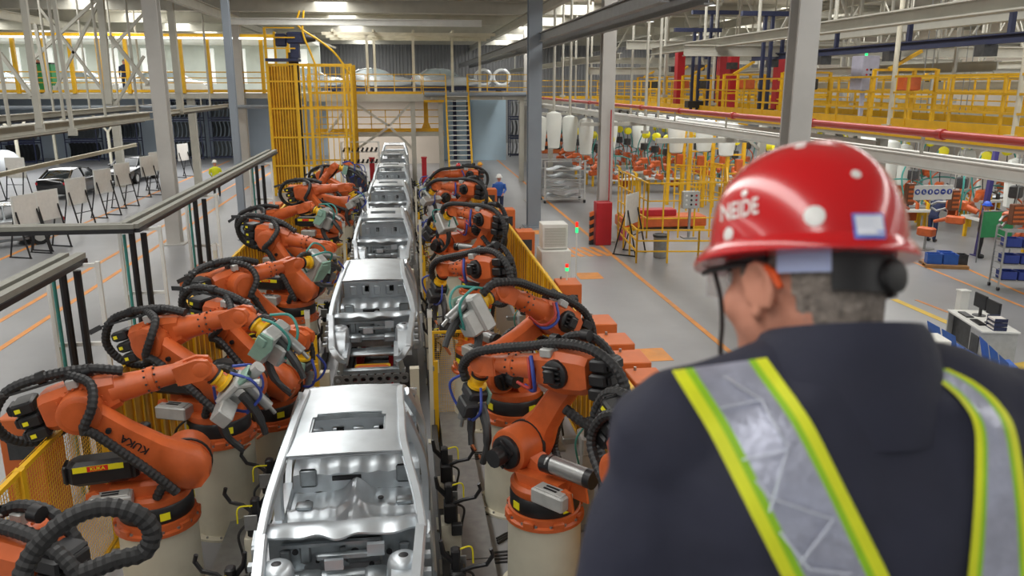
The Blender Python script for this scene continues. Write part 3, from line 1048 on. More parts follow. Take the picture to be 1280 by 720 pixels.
def robot(x, y, h, phi, a2, a3, label, gun='box', a5=-.6, roll=0., flip=False, fine=True, hose_kind=0, parts=True, text=False, tool=True):
    t = thing('welding_robot', label, 'robot', (x, y, 0), group='orange welding robots')
    # plinth
    pl_ = G().lathe([(.485, 0), (.485, .03), (.40, .032), (.395, h-.02), (.40, h)], 32).build('plinth', 'cream', t)
    g = G()
    for k in range(16):
        a = 2*PI*k/16
        g.cyl((.445*math.cos(a), .445*math.sin(a), .03), (.445*math.cos(a), .445*math.sin(a), .05), .015, n=6)
    if fine:
        o = g.build('bolt_ring', 'steel', pl_)
        o['kind'] = 'stuff'
    B = T(0, 0, h)
    Cc = B @ RZ(phi)
    J2 = Cc @ T(OX, 0, OZ) @ RY(-a2)
    J3 = Cc @ T(OX+L2*math.cos(a2), 0, OZ+L2*math.sin(a2)) @ RY(-a3)
    J5 = J3 @ T(L3, 0, .0) @ RY(-a5) @ RX(roll)
    FL = J5 @ T(.31, 0, 0)
    MY = Matrix.Scale(-1, 4, (0, 1, 0))
    def put(n, M, parent=t, flipit=False):
        me = RM[n]
        if isinstance(me, tuple):
            M = M @ me[1]
            me = me[0]
        if flipit:
            M = M @ MY
        o = link(n if isinstance(n, str) else n[0], me, parent, mtx=(parent.matrix_basis.inverted() @ M) if parent is not t else M)
        return o
    br = put('base_ring', B)
    if fine:
        o = put('bolt_ring', B, br)
        o['kind'] = 'stuff'
    bc = put('bearing_collar', B)
    for k in range(4):
        put('warning_sticker', B @ RZ(.5+k*PI/2), bc)
    ca = put('carousel', Cc)
    put('rear_bracket', Cc, t, flip)
    if flip:
        cb = put('gas_cylinder', Cc, t, flip)
        put('cylinder_cap', Cc, cb, flip)
        put('elbow_motor', J3)
    else:
        cb = put('counterbalance', Cc, t)
        put('yellow_label', Cc, cb)
        put('red_label', Cc, cb)
        if fine:
            put('label_lettering', Cc, cb)
    jb = put('junction_box', Cc, t, flip)
    o = put('box_slot', Cc, jb, flip)
    o['kind'] = 'stuff'
    la = put('link_arm', J2)
    o = put('arm_hole', J2, la)
    o['kind'] = 'stuff'
    if text:
        put('arm_lettering', J2, la)
    put('shoulder_hub', J2)
    put('shoulder_seal', J2)
    put('shoulder_motor', J2)
    el = put('elbow_housing', J3)
    o = put('elbow_ring', J3, el)
    o['kind'] = 'stuff'
    for i in range(3):
        mo = put(('wrist_motor', i), J3)
    o = put('motor_label', J3, el)
    o['kind'] = 'stuff'
    if hose_kind == 0:
        put('hose_bracket', J3)
    o = put('valve_block', J3)
    fa = put('forearm', J3)
    if fine:
        o = put('collar_bolt', J3, fa)
        o['kind'] = 'stuff'
    put('wrist_fork', J3)
    put('wrist_cover', J3)
    put('hand', J5)
    put('hand_seal', J5)
    put('tool_flange', J5)
    # tool
    if tool:
        for n, me in GM[gun].items():
            link(n, me, t, mtx=FL @ Matrix.Scale(1.28, 4))
    # hoses
    def P(M, *pts):
        return [M @ V(p) for p in pts]
    if hose_kind == 0:
        hose(P(J3, (.45, -.05, .22), (.15, -.06, .35), (-.25, -.06, .40), (-.58, -.06, .36), (-.80, -.02, .12), (-.78, .08, -.15), (-.58, .18, -.30), (-.25, .2, -.24)), .05, t, fine=fine)
        pts = P(J3, (-.02, -.08, .36), (.18, -.25, .25), (.17, -.42, .08), (.02, -.44, -.12))+P(J2, (.95, -.42, .05), (.6, -.40, .1), (.25, -.42, .14), (-.05, -.42, .20))+P(Cc, (.15, -.40, .58), (.05, -.36, .42))
        hose(pts, .047, t, fine=fine)
        hose(P(J3, (.30, .15, .15), (.55, .22, .0), (.85, .2, -.10), (L3-.02, .14, -.12))+P(J5, (.20, .14, .05), (.35, .10, .10)), .04, t, fine=fine)
    else:
        # big arc carried over the top of the arm and round the back
        hose(P(J5, (.30, .10, .10), (.12, .16, .14))+P(J3, (L3-.05, .16, .16), (L3-.35, .1, .22), (.40, .06, .27), (.0, .06, .33), (-.42, .08, .30), (-.72, .10, .10), (-.76, .10, -.22), (-.55, .08, -.46), (-.25, .06, -.48), (-.02, .1, -.33)), .052, t, fine=fine)
        hose(P(J3, (.25, -.10, .22), (.0, -.15, .36), (-.3, -.16, .34), (-.5, -.16, .1), (-.42, -.2, -.2))+P(J2, (.8, -.40, .0), (.3, -.40, .08), (.0, -.42, .18))+P(Cc, (.1, -.36, .45)), .045, t, fine=fine)
        g = G()
        hose(P(J3, (.30, .17, .20), (.22, .25, .0), (.30, .17, -.17), (.5, .1, -.14)), .022, t, 'thin_hose', 7, False, 'blue_rubber')
        hose(P(J3, (.34, .17, .18), (.28, .24, .02), (.36, .16, -.15), (.6, .1, -.12)), .018, t, 'thin_hose', 7, False, 'pipe_red')
    # hose clamps: sleeves on the hose arc
    for p in ((-.25, -.06, .40), (.15, -.06, .33)):
        q = J3 @ V(p)
        d = (J3.to_3x3() @ V((1, 0, .05))).normalized()
        G().tube([q-d*.04, q+d*.04], [.062, .062], 10).build('hose_clamp', 'black', t)
    return t, J3, J5

robot(-2.75, 8.11, .90, .18, 2.46, .23, 'large orange welding robot on the left, cream plinth, arm raised over yellow flange', 'servo', -1.0, .3, text=True)
robot(-2.39, 9.56, 1.18, -.34, 2.62, .30, 'orange robot holding a mint and grey welding gun, second plinth on the left', 'box', -.9, .2)
robot(-1.98, 10.75, .86, -.45, 2.45, -.12, 'orange robot low behind the mint gun, yellow flange reaching toward the nearest car', 'small', -1.6)
robot(-2.45, 12.7, .87, .75, 2.25, .10, 'bright orange robot with blunt wrist above the left mesh gate', 'box', -.2, .5)
robot(-2.25, 15.63, .93, -.38, 2.22, -.12, 'orange robot reaching right over a cream plinth beside the second car', 'small', -1.6)
robot(-2.74, 19.1, .97, -.34, 2.55, .35, 'orange robot with hanging grey gun, left of the third car', 'box', -.8, fine=False)
robot(-2.35, 22.9, .95, -.2, 2.3, .15, 'orange robot with drooping wrist, left of the third and fourth cars', 'servo', -1.2, fine=False)
robot(-2.24, 26.7, .97, -.1, 2.9, .95, 'far orange robot with steep raised forearm, left of the fourth car', 'small', -1.2, fine=False)
robot(-2.45, 30.6, .94, -.57, 2.7, .39, 'farthest orange robot on the left, before the yellow cage', 'small', -.9, fine=False)
robot(1.36, 7.69, .92, 2.30, 2.13, -.13, 'large orange robot right of the nearest car with big black hose loop, stout plinth', 'small', -1.1, .4, flip=True, hose_kind=1)
robot(1.29, 9.60, 1.25, 3.75, 2.75, .55, 'orange robot on second cream plinth at right, lifting a mint boxed gun', 'box', -.9, .3, flip=True, hose_kind=1)
robot(1.05, 12.31, .92, 2.11, 2.09, -.15, 'orange robot with blunt rounded wrist, right of the second car', 'small', -.9, .2, flip=True, hose_kind=1)
robot(1.49, 17.18, .95, 2.15, 2.16, .09, 'orange robot with long looping hose, right of the third car', 'box', -.7, flip=True, hose_kind=1)
robot(1.12, 19.2, .94, 2.5, 2.75, .15, 'low orange robot half hidden beside the third car', 'small', -.9, flip=True, hose_kind=1, fine=False)
robot(1.40, 23.2, .95, 2.4, 2.3, .05, 'orange robot reaching toward the fourth car from the right', 'servo', -.9, flip=True, hose_kind=1, fine=False)
robot(1.55, 27.9, .97, 3.5, 2.5, .1, 'far orange robot by the foot of the yellow stairs', 'small', -.9, flip=True, hose_kind=1, fine=False)
# partly seen robots at the lower edge
t0, _, _ = robot(-2.92, 5.45, .36, 2.75, 1.9, .05, 'orange robot at the lower left edge with ribbed hose loop and black motors', 'small', -.4, hose_kind=1)
robot(1.95, 5.75, .62, -1.1, 2.0, -.5, 'orange robot at the lower edge, mostly hidden behind the worker in the vest', 'small', -.4, flip=True, hose_kind=1)

# thick ribbed hose loop of the near left robot
hp = [cam_point(u, v, d)-t0.location for u, v, d in ((18, 745, 4.75), (42, 690, 4.8), (84, 650, 4.85), (128, 634, 4.9), (170, 642, 4.95), (190, 664, 5.0), (180, 690, 5.0), (146, 700, 4.95), (100, 718, 4.9))]
hose(hp, .058, t0, n=10)

# ================================================================ fences, controllers and trays along the line
def fence(X, y0, y1, h, label, pitch=2.0, wires=0):
    t = thing('safety_fence', label, 'fence', (X, y0, 0))
    n = round((y1-y0)/pitch)
    pm = G().b2((-.04, -.04, 0), (.04, .04, h)).b2((-.09, -.09, 0), (.09, .09, .015)).mesh('post', 'yellow', 0)
    rib = G().b2((-.018, -.02, .12), (.018, .02, h-.04)).mesh('rib', 'yellow', 0)
    rail = G().b2((-.025, .03, h-.045), (.025, pitch-.03, h)).mesh('rail', 'yellow', 0)
    panel = G().b2((-.004, .03, .12), (.004, pitch-.03, h-.045)).mesh('panel', 'amber', 0)
    low = G().b2((-.02, .03, .10), (.02, pitch-.03, .14)).mesh('rail', 'yellow', 0)
    for i in range(n+1):
        link('post', pm, t, (0, i*pitch, 0))
        if i == n:
            break
        link('top_rail', rail, t, (0, i*pitch, 0))
        link('bottom_rail', low, t, (0, i*pitch, 0))
        if i < wires:
            g = G()
            k = int(pitch/.045)
            for q in range(1, k):
                g.b2((-.003, q*pitch/k-.0025, .13), (.003, q*pitch/k+.0025, h-.05))
            for q in range(1, int(h/.045)):
                g.b2((-.004, .03, .1+q*.045), (.0, pitch-.03, .105+q*.045))
            o = g.build('wire_mesh', 'yellow', t, (0, i*pitch, 0), smooth=0)
            o['kind'] = 'stuff'
        else:
            link('tinted_panel', panel, t, (0, i*pitch, 0))
            for q in range(1, 6):
                link('rib', rib, t, (0, i*pitch+q*pitch/6, 0))
fence(-3.6, 5.2, 37.2, 2.0, 'yellow safety fence with tinted panels along the left robots', wires=2)
fence(2.52, 6.4, 32.4, 2.0, 'yellow safety fence with tinted panels along the right robots')

def mesh_gate(x0, x1, y, z0, z1, label):
    t = thing('mesh_gate', label, 'gate', ((x0+x1)/2, y, 0))
    w_ = (x1-x0)/2
    for s in (-1, 1):
        G().b2((s*w_-.025, -.025, 0), (s*w_+.025, .025, z1)).build('post', 'yellow', t, smooth=0)
    for z in (z0, z1-.04):
        G().b2((-w_+.025, -.02, z), (w_-.025, .02, z+.04)).build('rail', 'yellow', t, smooth=0)
    G().b2((w_*.35-.02, -.02, z0+.04), (w_*.35+.02, .02, z1-.04)).build('stile', 'yellow', t, smooth=0)
    g = G()
    k = int((x1-x0)/.035)
    for q in range(1, k):
        g.b2((-w_+q*2*w_/k-.002, .021, z0), (-w_+q*2*w_/k+.002, .025, z1))
    for q in range(1, int((z1-z0)/.035)):
        g.b2((-w_, .025, z0+q*.035-.002), (w_, .029, z0+q*.035+.002))
    o = g.build('wire_mesh', 'yellow', t, smooth=0)
    o['kind'] = 'stuff'
mesh_gate(-2.55, -1.5, 12.2, .1, 1.62, 'yellow wire mesh gate left of the second car front')
mesh_gate(.32, 1.12, 12.2, .1, 1.62, 'yellow wire mesh gate right of the second car front')
mesh_gate(-2.5, -1.55, 19.8, .1, 1.62, 'yellow wire mesh gate left of the third car front')
mesh_gate(.32, 1.1, 19.8, .1, 1.62, 'yellow wire mesh gate right of the third car front')

def sensor_post(x, y, h, label, yel=True):
    t = thing('sensor_post', label, 'post', (x, y, 0), group='slim sensor posts by the line')
    G().b2((-.03, -.03, .0), (.03, .03, h)).b2((-.07, -.07, 0), (.07, .07, .02)).build('column', 'cream', t, smooth=0)
    if yel:
        G().b2((.045, -.03, 0), (.105, .03, h*.62)).build('guard', 'yellow', t, smooth=0)
        G().b2((.03, -.035, h*.55), (.05, .035, h*.58)).build('clip', 'steel', t, smooth=0)
    G().b2((-.035, -.04, h-.12), (.035, .04, h)).build('sensor_head', 'white', t, smooth=0)
for x, y, h, q, l in ((-1.52, 11.6, 2.2, 1, 'left of the front of the second car'), (.27, 11.6, 2.15, 1, 'right of the front of the second car'), (-1.52, 19.0, 2.3, 1, 'left of the front of the third car'), (.27, 19.0, 2.3, 1, 'right of the front of the third car'), (-3.35, 14.2, 2.75, 0, 'rising from the left fence with a thin cable'), (-1.5, 26.3, 2.2, 1, 'left of the front of the fourth car'), (.27, 26.3, 2.2, 1, 'right of the front of the fourth car')):
    sensor_post(x, y, h, 'slim cream sensor post '+l, q)

# cream guide blocks beside the carriers
gb = G().b2((-.075, -.075, 0), (.075, .075, .92)).mesh('block', 'cream', 0)
gf = G().b2((-.13, -.12, 0), (.13, .12, .03)).mesh('foot', 'cream', 0)
for y, l in ((12.5, 'second'), (19.8, 'third'), (27, 'fourth')):
    for s, nm in ((-1, 'left'), (1, 'right')):
        t = thing('guide_block', f'square cream guide block below the {l} car front, {nm} side', 'pedestal', (LX+s*.72, y, 0), group='cream guide blocks')
        link('column', gb, t)
        link('foot_plate', gf, t)

# black clamp stands that hold the bodies
def clamp_meshes():
    m = {}
    m['pedestal'] = G().b2((-.11, -.12, 0), (.11, .12, .62)).b2((-.14, -.15, 0), (.14, .15, .03)).mesh('pedestal', 'cream', 0)
    g = G().box((0, 0, .74), (.15, .2, .24), ch=.02).box((-.02, .02, .95), (.09, .11, .22), ch=.015)
    m['clamp_body'] = g.mesh('clamp', 'black', 30)
    m['clamp_arm'] = G().tube([(-.02, 0, .9), (-.14, -.02, 1.05), (-.16, -.02, 1.18)], [.03, .028, .02], 7).mesh('arm', 'black')
    m['swing_arm'] = G().tube([(.03, -.05, .85), (.14, -.1, .92), (.27, -.12, .95), (.33, -.13, 1.05), (.31, -.13, 1.12)], [.022]*5, 7).mesh('arm', 'black')
    m['bracket_plate'] = G().box((.02, .12, .82), (.14, .02, .18), ch=.004).mesh('plate', 'steel', 0)
    m['valve_box'] = G().box((.06, -.13, .58), (.12, .08, .14), ch=.01).mesh('valve', 'dark_steel', 30)
    m['cable'] = G().tube(spline([(.05, .05, .8), (.16, .12, .68), (.13, .14, .45), (.10, .12, .1)], 6), .014, 6).mesh('cable', 'rubber')
    m['yellow_cable'] = G().tube(spline([(.0, .08, 1.0), (.14, .12, 1.0), (.16, .12, .82)], 6), .009, 6).mesh('cable', 'label_yellow')
    return m
CM = clamp_meshes()
for ci, (cy, _, _) in enumerate(CARS[:5]):
    cl = ('nearest', 'second', 'third', 'fourth', 'fifth')[ci]
    for s, nm in ((1, 'right'), (-1, 'left')):
        for k, dy in enumerate((-.55, .75, 1.7)):
            if s < 0 and k == 1 and ci:
                continue
            t = thing('clamp_stand', f'black clamp on a cream stand, {nm} side of the {cl} car, ' + ('front of three', 'between the others', 'rear of three')[k], 'clamp', (LX+s*(1.07), cy+dy, 0), 0 if s > 0 else PI, group='black clamp stands along the cars')
            for n, me in CM.items():
                link(n, me, t)

# orange robot controllers outside the fences
def controller_meshes():
    m = {}
    m['cabinet'] = G().box((0, 0, .86), (.46, .58, 1.5), ch=.012).mesh('cabinet', 'orange_box', 30)
    m['base'] = G().b2((-.2, -.26, 0), (.2, .26, .11)).mesh('base', 'dark_steel', 0)
    m['door'] = G().box((-.236, 0, .9), (.014, .5, 1.3), ch=.004).mesh('door', 'orange_box', 0)
    m['handle'] = G().box((-.25, .18, .95), (.02, .03, .16), ch=.004).mesh('handle', 'black', 0)
    m['fan_grille'] = G().box((0, -.294, 1.25), (.3, .012, .3), ch=.003).mesh('grille', 'dark_steel', 0)
    m['lifting_eye'] = G().tube([(-.1, .2, 1.61), (-.1, .2, 1.66)], [.02, .02], 8).mesh('eye', 'steel')
    return m
KM = controller_meshes()
def controller(u, v, label, lamp=False, X=None):
    p = on_z(u, v, 1.6)
    t = thing('robot_controller', label, 'cabinet', (X if X is not None else p.x, p.y, 0), 0, group='orange controllers outside the fences')
    for n, me in KM.items():
        link(n, me, t)
    if lamp:
        G().cyl((0, .1, 1.61), (0, .1, 1.80), .02, n=8).build('lamp_pole', 'white', t)
        G().cyl((0, .1, 1.80), (0, .1, 1.87), .035, n=10).build('green_lamp', 'green_lamp', t)
        G().cyl((0, .1, 1.87), (0, .1, 1.94), .035, n=10).build('red_lamp', 'red_lamp', t)
ORD = ('first', 'second', 'third', 'fourth', 'fifth', 'sixth', 'seventh', 'eighth', 'ninth', 'tenth', 'eleventh', 'twelfth', 'thirteenth', 'fourteenth')
for i, (u, v) in enumerate(((801, 470), (788, 446), (765, 424), (746, 400), (712, 352), (655, 288), (634, 261), (612, 236))):
    controller(u, v, f'orange controller cabinet outside right fence, {ORD[i]} from the front', i in (4,), 3.12)
for i, (u, v) in enumerate(((62, 512), (240, 346), (256, 332), (338, 254), (363, 232))):
    controller(u, v, f'orange controller cabinet outside left fence, {ORD[i]} from the front', False, -4.62 if i == 0 else -4.38)

# white chillers behind the right fence
p = on_z(686, 352, 0)
t = thing('chiller_unit', 'white louvred chiller box stacked on a plain white unit by right fence', 'cabinet', (4.05, p.y+.2, .95))
G().box((0, 0, .36), (.72, .6, .7), ch=.015).build('body', 'white', t, smooth=30)
for k in range(12):
    G().box((0, -.305, .1+k*.045), (.6, .012, .022)).build('louvre', 'beam', t, smooth=0)
t = thing('white_cabinet', 'plain white floor unit carrying the louvred chiller box', 'cabinet', (4.05, p.y+.1, 0))
G().box((0, 0, .47), (.85, .8, .94), ch=.015).build('body', 'white', t, smooth=30)
G().box((-.1, -.405, .5), (.6, .012, .7), ch=.004).build('door', 'white', t, smooth=0)
p2 = (4.62, p.y-.3)
t = thing('signal_tower', 'slim signal tower with green and red lamps by white chiller', 'lamp', (*p2, 0))
G().cyl((0, 0, 0), (0, 0, 1.45), .02, n=8).build('pole', 'white', t)
G().cyl((0, 0, 1.45), (0, 0, 1.6), .04, n=10).build('green_lamp', 'green_lamp', t)
G().cyl((0, 0, 1.6), (0, 0, 1.75), .04, n=10).build('red_lamp', 'red_lamp', t)
t = thing('duct_cover', 'long low grey cable duct beside the right fence', 'duct', (3.0, 17.5, 0))
G().b2((.22, 0, 0), (.56, 14, .35)).build('duct_body', 'beam', t, smooth=0)
for k in range(14):
    G().b2((.20, k+.02, .35), (.58, k+.98, .37)).build('cover_plate', 'steel', t, smooth=0)

# overhead cable trays on the left with drop frames
def tray(pts, label):
    t = thing('cable_tray', label, 'cable tray', (0, 0, 0))
    for off in (-.10, .10):
        g = G()
        q = [V(p) for p in pts]
        path = []
        for i, p in enumerate(q):
            d = (q[min(i+1, len(q)-1)]-q[max(0, i-1)]).normalized()
            r = V((d.y, -d.x, 0))
            k = 1.3 if 0 < i < len(q)-1 else 1
            path.append(p+r*off*k)
        for a, b in zip(path, path[1:]):
            g.bar(a, b, .11, .07)
        g.build('tray_rail', 'tray_grey', t, smooth=0)
        g = G()
        for a, b in zip(path, path[1:]):
            g.bar(a-V((0, 0, .07)), b-V((0, 0, .07)), .14, .06)
        g.build('under_pipe', 'black', t, smooth=0)
tray([(-12.5, 12.9, 3.3), (-4.3, 12.9, 3.3), (-4.3, 27, 3.36)], 'grey twin cable tray that bends at the left over the aisle')
tray([(-4.3, 5.5, 3.28), (-4.3, 10.75, 3.28)], 'short grey twin cable tray at the left edge, nearer the camera')
def drop_frame(y, l):
    t = thing('pipe_gantry', f'white drop frame with two black pipes {l}', 'frame', (-4.3, y, 0), group='drop frames under the cable trays')
    for x in (-.28, .34):
        G().b2((x-.025, -.025, 0), (x+.025, .025, 3.22)).build('post', 'white', t, smooth=0)
    for z in (1.0, 2.1, 3.15):
        G().b2((-.255, -.02, z), (.315, .02, z+.05)).build('rung', 'white', t, smooth=0)
    for x in (-.08, .10):
        G().tube([(x, -.05, .0), (x, -.05, 3.12)], .05, 8).build('black_pipe', 'black', t)
    G().tube([(-.2, -.04, .0), (-.2, -.04, 3.1)], .025, 8).build('thin_pipe', 'teal_hose', t)
for y, l in ((10.6, 'at the end of the short tray'), (13.3, 'at the tray bend'), (17.3, 'midway along the long tray'), (24.5, 'at the far end of the long tray')):
    drop_frame(y, l)

# grey tip dressing stands between the robots and the fences
def stand_meshes():
    m = {}
    m['foot_plate'] = G().box((0, 0, .015), (.42, .42, .03)).mesh('foot', 'steel', 0)
    m['column'] = G().b2((-.08, -.08, .03), (.08, .08, 1.0)).mesh('column', 'alu', 0)
    m['gear_box'] = G().box((0, 0, 1.12), (.22, .34, .24), ch=.02).mesh('gear_box', 'alu', 30)
    m['motor'] = G().tube([(0, .1, 1.24), (0, .1, 1.46), (0, .1, 1.48)], [.075, .075, .05], 14).mesh('motor', 'dark_steel')
    m['cutter_arm'] = G().box((.18, -.08, 1.12), (.26, .1, .08), ch=.01).mesh('arm', 'steel', 0)
    m['valve_box'] = G().box((.0, -.13, .7), (.2, .1, .3), ch=.01).mesh('valve', 'white', 0)
    m['cable'] = G().tube(spline([(-.05, -.2, .75), (-.2, -.25, .6), (-.22, -.2, .3), (-.25, -.1, .02)], 6), .018, 6).mesh('cable', 'rubber')
    m['thin_cable'] = G().tube(spline([(.05, .1, 1.4), (.2, .2, 1.2), (.12, .18, .7), (.2, .2, .02)], 6), .012, 6).mesh('cable', 'teal_hose')
    return m
TM = stand_meshes()
for x, y, l in ((2.12, 8.95, 'behind the gas cylinder of the large right robot'), (2.05, 11.2, 'right of the second right plinth'), (2.1, 14.4, 'third along the right fence'), (2.1, 20.6, 'fourth along the right fence'), (-3.22, 9.3, 'between the two nearest left plinths and the fence'), (-3.2, 11.4, 'second along the left fence'), (-3.2, 14.3, 'third along the left fence'), (-3.2, 17.6, 'fourth along the left fence'), (-3.2, 21.2, 'fifth along the left fence')):
    t = thing('tip_dresser_stand', f'grey tip dressing stand with motor, {l}', 'stand', (x, y, 0), PI if x > 0 else 0, group='tip dressing stands')
    for n, me in TM.items():
        link(n, me, t)
# cables lying on the floor by the plinths
for i, (x, y, l) in enumerate(((.95, 8.6, 'right of the nearest car'), (.98, 10.9, 'between the right plinths'), (-2.2, 8.7, 'left of the nearest car'), (.95, 13.6, 'beside the second car'), (-1.8, 12.9, 'by the left mesh gate'))):
    t = thing('floor_cable', f'black cable bundle lying on the floor {l}', 'cable', (x, y, 0))
    for k in range(3):
        G().tube(spline([(0, k*.05, .02), (.2, .12+k*.05, .02), (.45, -.05+k*.06, .02), (.8, .05+k*.05, .02)], 5), .016, 6).build('cable', 'rubber', t)

# ================================================================ people at a distance
DG = None
def remeshed(g, name, vox, smooth_iter=3, fac=.5):
    me = g.mesh(name+'_raw', None, 0)
    o = bpy.data.objects.new(name+'_raw', me)
    COL.objects.link(o)
    r = o.modifiers.new('r', 'REMESH')
    r.mode = 'VOXEL'
    r.voxel_size = vox
    s = o.modifiers.new('s', 'SMOOTH')
    s.iterations = smooth_iter
    s.factor = fac
    dg = bpy.context.evaluated_depsgraph_get()
    m2 = bpy.data.meshes.new_from_object(o.evaluated_get(dg))
    bpy.data.objects.remove(o)
    bpy.data.meshes.remove(me)
    m2.name = name
    m2.shade_smooth()
    return m2

def person(label, loc, rz, top='workwear', trousers='workwear', hat=None, lean=0., arms='down', vest=None, group=None):
    """standing worker facing local +y; the body is one surface, coloured where cloth and skin are"""
    t = thing('person', label, 'person', loc, rz, group)
    g = G()
    ln = lambda z: max(0, z-.95)*math.tan(lean)
    def q(x, y, z):
        return (x, y+ln(z), z)
    for s in (-1, 1):
        g.tube([q(s*.10, 0, .92), q(s*.11, .02, .50), q(s*.12, -.01, .10)], [.098, .072, .055], 10)
        g.ball((s*.12, .06, .055), (.05, .13, .055), 10, 6)
    g.loft([[(c*math.cos(2*PI*j/14), ln(z)+d*math.sin(2*PI*j/14), z) for j in range(14)] for z, c, d in ((.84, .16, .11), (.95, .175, .12), (1.10, .165, .115), (1.30, .20, .13), (1.42, .21, .12), (1.50, .12, .08))])
    g.tube([q(0, 0, 1.45), q(0, .01, 1.58)], [.062, .058], 10)
    g.ball(q(0, .015, 1.66), (.078, .098, .115), 14, 10)
    g.ball(q(0, .11, 1.64), (.015, .02, .025), 6, 5)
    for s in (-1, 1):
        g.ball(q(s*.08, 0, 1.65), (.012, .022, .032), 6, 5)
        if arms == 'down':
            p = [q(s*.21, 0, 1.42), q(s*.26, -.02, 1.15), q(s*.26, .08, .90)]
        elif arms == 'forward':
            p = [q(s*.21, 0, 1.42), q(s*.25, .08, 1.16), q(s*.16, .36, 1.10)]
        else:
            p = [q(s*.21, 0, 1.42), q(s*.28, .02, 1.18), q(s*.18, .22, 1.02)]
        g.tube(p, [.065, .05, .036], 9)
        d = (V(p[2])-V(p[1])).normalized()
        for k in range(4):
            a = V(p[2])+V((s*(-.018+k*.012), 0, 0))
            g.tube([a, a+d*.07, a+d*(.13-.008*abs(k-1.5))+V((0, .012, -.012))], [.012, .010, .008], 5)
        a = V(p[2])
        g.tube([a, a+d*.04+V((-s*.035, .02, 0)), a+d*.08+V((-s*.045, .03, 0))], [.013, .011, .008], 5)
        g.ball(a+d*.04, (.035, .03, .05), 8, 6)
    me = remeshed(g, 'body', .016, 3)
    for m in ('skin', top, trousers, 'black', 'hair_grey'):
        me.materials.append(MATS[m])
    for f in me.polygons:
        c = f.center
        zz = c.z
        xx = abs(c.x)
        i = 1
        if zz < .1:
            i = 3
        elif zz < .93 and xx < .215:
            i = 2
        elif zz > 1.515 and xx < .12:
            i = 4 if (zz > 1.67 and c.y-ln(zz) < .05) or zz > 1.74 else 0
        elif xx > .13 and arms == 'down' and zz < .93:
            i = 0
        elif arms != 'down' and c.y-ln(zz) > (.33 if arms == 'forward' else .21) and zz < 1.25:
            i = 0
        f.material_index = i
    link('body', me, t)
    if hat:
        h = G().lathe([(.155, 0), (.158, .012), (.118, .018), (.112, .06), (.085, .115), (.04, .14), (.0, .145)], 18, T(0, .02+ln(1.7), 1.70) @ RX(-.06) @ Matrix.Diagonal((.92, 1.08, 1, 1)), caps=False)
        h.build('hard_hat', hat, t)
    if vest:
        for s in (-1, 1):
            vg = G()
            for z0, z1 in ((1.0, 1.25), (1.25, 1.42)):
                pass
            vg.loft([[(s*(.06)+a*.035, ln(z)+y+b*.012, z) for a, b in ((-1, -1), (1, -1), (1, 1), (-1, 1))] for z, y in ((.98, -.135), (1.2, -.14), (1.38, -.145), (1.52, -.06))])
            vg.build('vest_strap', vest, t)
        G().loft([[((.205+e)*math.cos(2*PI*j/16), ln(z)+(.145+e)*math.sin(2*PI*j/16), z) for j in range(16)] for z, e in ((1.06, -.02), (1.16, -.012))]).build('vest_belt', vest, t)
    return t

# ================================================================ finished cars
def car_meshes():
    m = {}
    # stations along the length: y, half width, sill z, belt z
    st = [(-2.22, .60, .38, .58), (-2.15, .74, .26, .70), (-1.9, .82, .22, .80), (-1.4, .87, .20, .88), (-.85, .88, .20, .94), (0, .89, .20, .96), (.9, .89, .20, .98), (1.5, .87, .22, 1.0), (2.0, .80, .26, 1.02), (2.18, .72, .36, .98), (2.24, .6, .45, .85)]
    rings = []
    for y, hw, z0, z1 in st:
        zm = z0+(z1-z0)*.55
        rings.append([(-hw*.82, y, z0), (hw*.82, y, z0), (hw*.97, y, z0+.12), (hw, y, zm), (hw*.96, y, z1-.06), (hw*.84, y, z1), (0, y, z1+.035), (-hw*.84, y, z1), (-hw*.96, y, z1-.06), (-hw, y, zm), (-hw*.97, y, z0+.12)])
    m['lower_body'] = (G().loft(rings), 'P')
    def cab(e):
        r = []
        for y, hw, z in ((-.95+e, .70-e, .96), (-.30+e*.3, .60-e, 1.34-e), (.1, .57-e*.6, 1.44-e), (.8, .56-e*.6, 1.44-e), (1.25-e*.3, .57-e, 1.34-e), (1.75-e, .68-e, 1.0)):
            r.append([(-.74+e, y*.98, .93), (.74-e, y*.98, .93), (hw, y, z-.03), (hw*.85, y, z), (0, y, z+.02), (-hw*.85, y, z), (-hw, y, z-.03)])
        return r
    m['glasshouse'] = (G().loft(cab(.012)), 'glass')
    g = G()
    def rf(u, v):
        y = -.26+1.48*v
        hw = .60-.03*math.sin(PI*v)
        return (-hw+2*hw*u, y, 1.345+.115*math.sin(PI*(v*.8+.1))-.03*(2*u-1)**2)
    g.grid(rf, 10, 10, .03)
    for s in (-1, 1):
        g.tube([(s*.72, -.96, .95), (s*.61, -.30, 1.34)], .035, 6)
        g.tube([(s*.71, 1.80, 1.0), (s*.60, 1.20, 1.36)], .05, 6)
        g.tube([(s*.735, .35, .95), (s*.585, .38, 1.42)], .035, 6)
    m['roof'] = (g, 'P')
    return m
CARM = car_meshes()
CARC = {}
WHEEL = {'tyre': G().tube([(-.10, 0, 0), (-.11, 0, 0), (.11, 0, 0), (.10, 0, 0)], [.27, .32, .32, .27], 22).mesh('tyre', 'tyre'), 'rim': G().tube([(-.112, 0, 0), (.112, 0, 0)], [.20, .20], 16).mesh('rim', 'alu')}
LIGHTS = {'head_lamp': G().box((0, 0, 0), (.32, .14, .14), ch=.04).mesh('head_lamp', 'alu', 30), 'tail_lamp': G().box((0, 0, 0), (.3, .1, .16), ch=.03).mesh('tail_lamp', 'red', 30)}
